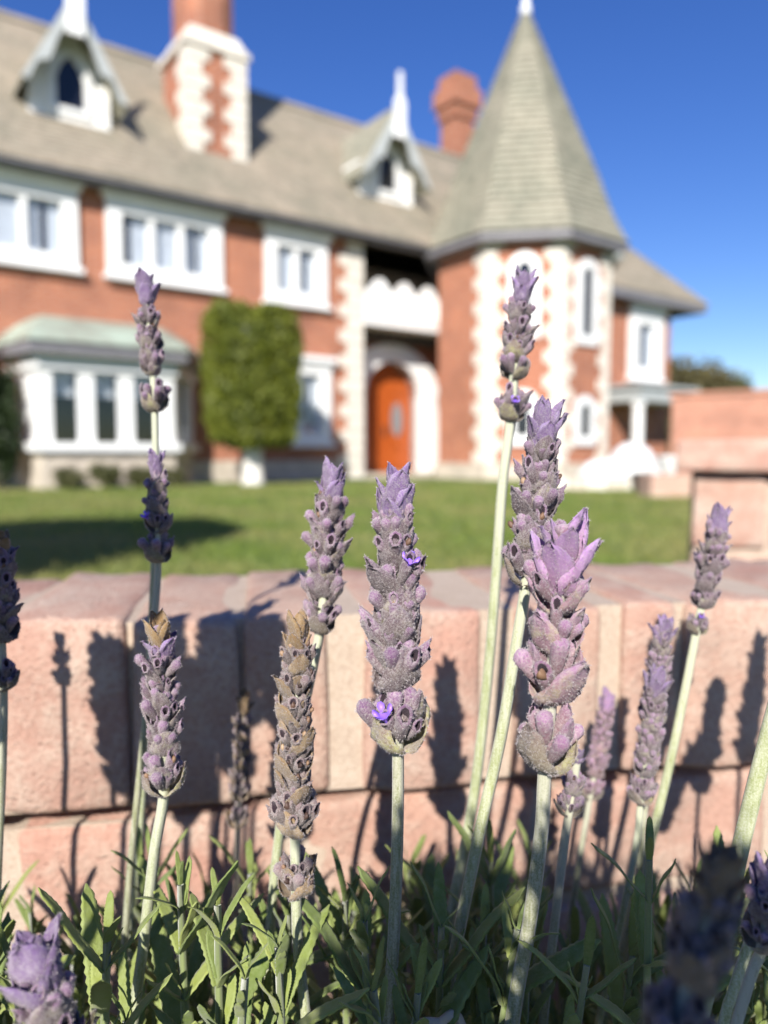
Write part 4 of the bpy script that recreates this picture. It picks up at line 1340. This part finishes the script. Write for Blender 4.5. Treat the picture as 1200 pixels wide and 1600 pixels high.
lavender([(-0.0229, 0.204, 0.5075), (-0.0253, 0.204, 0.424), (-0.0249, 0.204, 0.4075), (-0.0227, 0.204, 0.3838)],
         'brown dried lavender spike with one separate withered whorl below the rest', 'dry', seed=518, size=0.86, openp=0.8, seeds=0.5, stem='stem_pale', r=0.0016, ncal=(7, 9),
         whorls=W((0.0, 1.0), (0.22, 1.15), (0.33, 0.95), (0.42, 0.95), (0.51, 0.95), (0.60, 0.9), (0.69, 0.85), (0.78, 0.8)), comascale=0.9)
lavender([(-0.016, 0.232, 0.5496), (-0.0204, 0.232, 0.4941), (-0.027, 0.234, 0.463), (-0.0343, 0.236, 0.4274), (-0.039, 0.238, 0.3837), (-0.0414, 0.24, 0.3545)],
         'soft mauve lavender spike with lilac crown standing just behind the brown dried spike', seed=621, size=0.88, openp=0.4, stem='stem_pale', r=0.0017,
         whorls=W((0.0, 0.9), (0.15, 1.0), (0.28, 1.05), (0.40, 1.0), (0.51, 0.95), (0.63, 0.85)))
lavender([(-0.0857, 0.27, 0.6165), (-0.083, 0.27, 0.5662), (-0.0837, 0.27, 0.529), (-0.0857, 0.27, 0.4933), (-0.0914, 0.27, 0.4198), (-0.0961, 0.27, 0.3691)],
         'tallest slim lavender spike with one lone whorl below, against the bay window', seed=733, size=0.72, stem='stem_pale', r=0.0014, hair=False,
         whorls=W((0.0, 1.05), (0.26, 1.0), (0.42, 0.95), (0.58, 0.85)))
lavender([(-0.0774, 0.25, 0.5521), (-0.077, 0.25, 0.5141), (-0.0783, 0.25, 0.4975), (-0.0834, 0.25, 0.4525), (-0.0905, 0.25, 0.3943), (-0.0941, 0.25, 0.3464)],
         'small lavender spike on a dark stem directly under the tall slim spike', seed=745, size=0.66, r=0.0013, hair=False,
         whorls=W((0.0, 1.15), (0.26, 0.95), (0.42, 0.95), (0.58, 0.8)), florets=1, comascale=0.8)
lavender([(0.0485, 0.258, 0.6149), (0.0439, 0.258, 0.5622), (0.0413, 0.258, 0.5389), (0.0395, 0.258, 0.5073), (0.0369, 0.258, 0.4704), (0.0319, 0.258, 0.4232), (0.0234, 0.258, 0.3771), (0.0178, 0.258, 0.3399)],
         'tall lavender spike with greenish bracts and long pale green stem, in front of the turret', seed=852, size=0.74, stem='stem_pale', r=0.0020, hair=False, low=3, florets=1,
         whorls=W((0.0, 1.05), (0.27, 1.0), (0.38, 1.0), (0.5, 0.9), (0.62, 0.8)))
lavender([(0.1237, 0.268, 0.5333), (0.115, 0.268, 0.4847), (0.1115, 0.268, 0.4625), (0.1064, 0.268, 0.4331), (0.0986, 0.268, 0.3958), (0.0936, 0.268, 0.373)],
         'dusky lavender spike with a yellow-green lowest bract, in front of the square brick pier', seed=961, size=0.72, stem='stem_pale', r=0.0019, hair=False, low=1, florets=1,
         whorls=W((0.0, 0.75), (0.20, 0.85), (0.32, 1.0), (0.44, 1.0), (0.56, 0.95), (0.67, 0.85)))
lavender([(0.1012, 0.262, 0.4931), (0.0973, 0.262, 0.4526), (0.0945, 0.262, 0.3992), (0.0919, 0.262, 0.3619)],
         'grey-purple lavender spike half hidden behind a fuller one beside the slanting pale stem', seed=1003, size=0.62, r=0.0014, hair=False)
lavender([(0.0937, 0.248, 0.4791), (0.0891, 0.248, 0.43), (0.0879, 0.248, 0.4143), (0.0837, 0.248, 0.3885), (0.0763, 0.248, 0.348)],
         'fuller grey-purple lavender spike hanging before the shadowed cap bricks near the slanting pale stem', seed=1011, size=0.68, r=0.0014, hair=False, stem='stem_pale', openp=0.3)
lavender([(0.0934, 0.3, 0.4534), (0.0865, 0.3, 0.4067), (0.0825, 0.3, 0.3774), (0.079, 0.3, 0.349)],
         'faint pale mauve lavender spike close against the brick wall', 'pink', seed=1104, size=0.62, r=0.0014, hair=False)
lavender([(0.0611, 0.225, 0.4591), (0.0583, 0.225, 0.4373), (0.0567, 0.225, 0.4247), (0.0537, 0.225, 0.3928), (0.0512, 0.225, 0.3667)],
         'short dark lavender bud on a grey-green stem in the shade below the pinkish spike', seed=1109, size=0.50, r=0.0016, hair=False, comascale=0.6, whorls=W((0.0, 1.1), (0.3, 1.0)))
lavender([(-0.0563, 0.292, 0.456), (-0.0598, 0.292, 0.3984), (-0.0607, 0.292, 0.3737), (-0.0623, 0.292, 0.3543)],
         'thin faded brown lavender spike close to the wall beneath the shaded bricks', 'dry', seed=1204, size=0.60, r=0.0013, hair=False, stem='stem_dry')
lavender([(-0.1222, 0.235, 0.528), (-0.1235, 0.235, 0.4743), (-0.125, 0.235, 0.4475), (-0.1287, 0.235, 0.4037)],
         'deep purple lavender spike with tan tip at the shaded end of the lawn view', seed=1306, size=0.80, tipstyle='dry', r=0.0014, hair=False, florets=1, whorls=W((0.0, 0.8), (0.30, 1.05), (0.42, 1.0), (0.54, 0.95), (0.66, 0.9)))
lavender([(-0.0775, 0.152, 0.4496), (-0.0701, 0.152, 0.4173), (-0.0692, 0.152, 0.4022)],
         'large violet lavender crown low in the bed, tilted and close', seed=1402, size=1.0, r=0.0018, hair=False, openp=0.5, whorls=W((0.0, 1.0), (0.3, 0.9)), comascale=1.1)
lavender([(0.0499, 0.105, 0.493), (0.0435, 0.105, 0.4604), (0.0429, 0.105, 0.449)],
         'very dark brownish lavender spike leaning in the shade beside the pale stems', 'dry', seed=1507, size=0.74, r=0.0016, hair=False, openp=0.4, low=1, comascale=0.75, whorls=W((0.0, 1.0), (0.34, 1.0), (0.55, 0.8)))
lavender([(0.0886, 0.16, 0.4609), (0.0859, 0.16, 0.4382), (0.0808, 0.16, 0.4197)],
         'deep violet small lavender head behind the two pale green stems', seed=1515, size=0.72, r=0.0014, hair=False, whorls=W((0.0, 0.9), (0.3, 0.9)))
lavender([(0.122, 0.188, 0.585), (0.1101, 0.188, 0.5189), (0.101, 0.188, 0.4801), (0.0947, 0.188, 0.4489), (0.0898, 0.188, 0.4204), (0.0838, 0.188, 0.3932)],
         'thick pale downy lavender stem rising steeply beside the dark leaning spike', seed=1603, size=0.9, r=0.0026, stem='stem_pale')
lavender([(0.128, 0.172, 0.530), (0.1056, 0.172, 0.4829), (0.0975, 0.172, 0.4575), (0.0913, 0.172, 0.438), (0.0857, 0.172, 0.4182), (0.0823, 0.172, 0.4032)],
         'thin yellow-green lavender stem slanting across below the thick pale one', seed=1611, size=0.8, r=0.0014, stem='stem_pale', hair=False)
# further spikes of the same bed, standing beyond the picture and shading the bricks
ends = [((-0.1411, 0.2, 0.5485), (-0.1361, 0.2, 0.4821)), ((-0.150, 0.19, 0.5567), (-0.146, 0.19, 0.4988)), ((-0.1606, 0.22, 0.5348), (-0.159, 0.22, 0.512)),
        ((0.1619, 0.2, 0.5699), (0.1558, 0.2, 0.501)), ((0.142, 0.21, 0.54), (0.135, 0.21, 0.48)),
        ((-0.108, 0.10, 0.640), (-0.106, 0.10, 0.575)), ((-0.122, 0.095, 0.640), (-0.119, 0.095, 0.570)), ((-0.137, 0.105, 0.625), (-0.134, 0.105, 0.555)),
        ((-0.150, 0.10, 0.630), (-0.147, 0.10, 0.565)), ((-0.128, 0.085, 0.615), (-0.128, 0.085, 0.545)), ((-0.160, 0.11, 0.605), (-0.155, 0.11, 0.535)),
        ((-0.115, 0.092, 0.622), (-0.112, 0.092, 0.555)), ((-0.141, 0.09, 0.605), (-0.139, 0.09, 0.535)), ((-0.098, 0.085, 0.640), (-0.096, 0.085, 0.585))]
for i, (p, q) in enumerate(ends):
    p, q = Vector(p), Vector(q)
    lavender([p, q, q + Vector((-0.002, 0, -0.06)), q + Vector((-0.006, 0, -0.13))], 'lavender spike at the edge of the bed shading the cap bricks', seed=1700 + i, size=0.5 if i == 2 else 0.95 if i < 5 else 1.15,
             r=0.0014, hair=False, group='lavender spikes at the ends of the bed', comascale=0.7 if i == 2 else 1.0, whorls=None if i != 2 else W((0.0, 1.0), (0.4, 0.9)))

# ---------------------------------------------------------------- leafy shoots
def leaf_mesh(L, Wd, seed, arch=0.25, mat='lav_leaf'):
    """narrow fringed leaf with toothed, slightly rolled margins; z along leaf, y upper side"""
    rr = random.Random(seed)
    nv, cols = 28, [-1.0, -0.55, 0.0, 0.55, 1.0]
    top, v, f = [], [], []
    tw = rr.uniform(-0.5, 0.5)
    for j in range(nv + 1):
        t_ = j / nv
        w = Wd * (0.35 + 0.65 * math.sin(math.pi * min(1, t_ * 0.9 + 0.12)) ** 0.6) * (1 if t_ < 0.93 else max(0.25, (1 - t_) / 0.07))
        tooth = 1.0 if j % 2 else 0.84
        for c_ in cols:
            e_ = abs(c_) == 1
            x = c_ * w * (tooth if e_ else 1)
            y = -0.30 * w * (1 - abs(c_)) - (0.20 * w if e_ else 0) - arch * L * t_ * t_ + 0.15 * w * math.sin(t_ * 9 + seed)
            a = tw * t_
            top.append(Vector((x * math.cos(a), y + x * math.sin(a), L * t_ * (1 - 0.10 * t_))))
    nc = len(cols)
    v = list(top) + [p - Vector((0, 0.0004, 0)) for p in top]
    o = len(top)
    for j in range(nv):
        for i in range(nc - 1):
            a = j * nc + i
            f += [(a, a + nc, a + nc + 1, a + 1), (o + a, o + a + 1, o + a + nc + 1, o + a + nc)]
        for i in (0, nc - 1):
            a = j * nc + i; q = (a, o + a, o + a + nc, a + nc); f.append(q if i == 0 else q[::-1])
    f.append((nv * nc, o + nv * nc, o + nv * nc + nc - 1, nv * nc + nc - 1))
    return mkmesh('leaf', v, f, M[mat], smooth=True)
LEAVES = [leaf_mesh(0.022 + 0.004 * i, 0.0023 + 0.0003 * (i % 3), 60 + i, 0.04 + 0.09 * (i % 4)) for i in range(6)]
SMALL = [leaf_mesh(0.012 + 0.003 * i, 0.0019, 80 + i, 0.08) for i in range(3)]

def shoot(root, tip, seed, label, group, nw=7, leafy=0.75, s=1.0, stem='stem_green'):
    rr = random.Random(seed)
    root, tip = Vector(root), Vector(tip)
    e = tag(empty('lavender_shoot', root), label, 'shoot', group)
    mid = (root + tip) / 2 + Vector((rr.uniform(-.012, .012), rr.uniform(-.01, .01), 0))
    path = catmull([tip, mid, root], 6)
    stem_obj('stem', path, 0.0009, 0.0018, stem, e, root, rr)
    L = (tip - root).length
    for w in range(nw):
        t_ = 1 - (w / nw) ** 1.35 * leafy
        c = root * (1 - t_) ** 2 + (mid * 2 - (root + tip) / 2) * 2 * t_ * (1 - t_) + tip * t_ * t_
        d = (tip - mid) if t_ > 0.5 else (mid - root)
        X, Y, Z = frame(d)
        for k in range(2):
            an = w * 1.57 + k * math.pi + rr.uniform(-0.3, 0.3) + seed
            o = X * math.cos(an) + Y * math.sin(an)
            tilt = (0.18 if w == 0 else min(0.28 + 0.08 * w, 0.85)) + rr.uniform(-0.15, 0.32)
            zd = (Z * math.cos(tilt) + o * math.sin(tilt)).normalized()
            yv = (Z - zd * Z.dot(zd)); yv = yv if yv.length > 0.05 else o
            yv = (yv - zd * yv.dot(zd)).normalized()
            xv = yv.cross(zd).normalized()
            sc = s * rr.uniform(0.65, 1.2) * (0.5 if w == 0 else 0.72 if w == 1 else 1.0)
            m = Matrix.Identity(4)
            m.col[0][:3] = xv * sc; m.col[1][:3] = yv * sc; m.col[2][:3] = zd * sc
            m.translation = c - root
            inst('leaf', rr.choice(LEAVES), e, m)
            if w and rr.random() < 0.6:
                m2 = m.copy(); m2.col[0] *= 0.9; m2.translation = c - root + Z * 0.002
                z2 = (Z + o * 0.35).normalized(); y2 = (o * -1 - z2 * (o * -1).dot(z2)).normalized(); x2 = y2.cross(z2)
                m2.col[0][:3] = x2 * sc; m2.col[1][:3] = y2 * sc; m2.col[2][:3] = z2 * sc
                inst('leaf', rr.choice(SMALL), e, m2)
    return e
G1 = 'leafy lavender shoots below the wall'
L1 = 'leafy green lavender shoot with toothed leaves at the foot of the low wall'
rs = random.Random(77)
spots = []
for i in range(96):
    for _ in range(40):
        X = rs.uniform(-0.165, 0.175); Y = rs.uniform(0.175, 0.312)
        yl = 0.3225 + (X + 0.14) * 0.17 - 0.022
        if Y < yl and all((X - a) ** 2 + (Y - b) ** 2 > 0.00018 for a, b in spots): break
    spots.append((X, Y))
    # tops follow the bush outline: higher towards the middle of the bed
    py = rs.uniform(1350, 1560) + (90 if X < -0.095 else 0) + (40 if X > 0.07 else 0)
    if rs.random() < 0.25: py += 90
    zt = CAMZ - Y * (py - 710) / 1155
    shoot((X * 0.9 + rs.uniform(-.01, .01), min(max(Y + rs.uniform(-.02, .01), .12), 0.29), SOILZ - 0.006), (X, Y, max(zt, 0.22)), 3000 + i, L1, G1, nw=rs.randint(9, 12))
for i in range(30):
    X = rs.uniform(0.18, 0.42) if i % 2 else rs.uniform(-0.42, -0.17)
    Y = rs.uniform(0.16, 0.3225 + (X + 0.14) * 0.17 - 0.03)
    shoot((X * 0.97, Y - 0.01, SOILZ - 0.006), (X, Y, rs.uniform(0.30, 0.40)), 3500 + i, L1, G1, nw=rs.randint(8, 11))
# unseen shoots added behind the viewpoint to shade the middle of the bed
G2 = 'leafy lavender shoots added to shade the bed'
L2 = 'tall leafy lavender shoot added behind the viewpoint to shade the bed'
for i in range(74):
    Y = rs.uniform(-0.10, -0.03)
    X = (rs.uniform(-0.044, 0.058) if i < 60 else rs.uniform(-0.046, -0.034)) + (Y + 0.03) * 0.185
    zt = CAMZ + 0.019 - Y * 0.635 - 0.055 * rs.random() ** 1.3
    shoot((X * 1.1, Y, SOILZ - 0.006), (X, Y, zt), 4000 + i, L2, G2, nw=11, leafy=0.55, s=1.0)
# a fallen dry stem
ds = tag(empty('dry_stem', (0.005, 0.2, 0.3)), 'curved dead lavender stem arching low among the leaves', 'stem')
stem_obj('stem_curve', catmull([(-0.002, 0.19, 0.36), (0.006, 0.193, 0.3885), (0.015, 0.195, 0.3915), (0.023, 0.196, 0.385), (0.034, 0.20, 0.30), (0.034, 0.20, SOILZ - 0.005)], 8), 0.0012, 0.0015, 'stem_dry', ds, Vector((0.005, 0.2, 0.3)), random.Random(1))
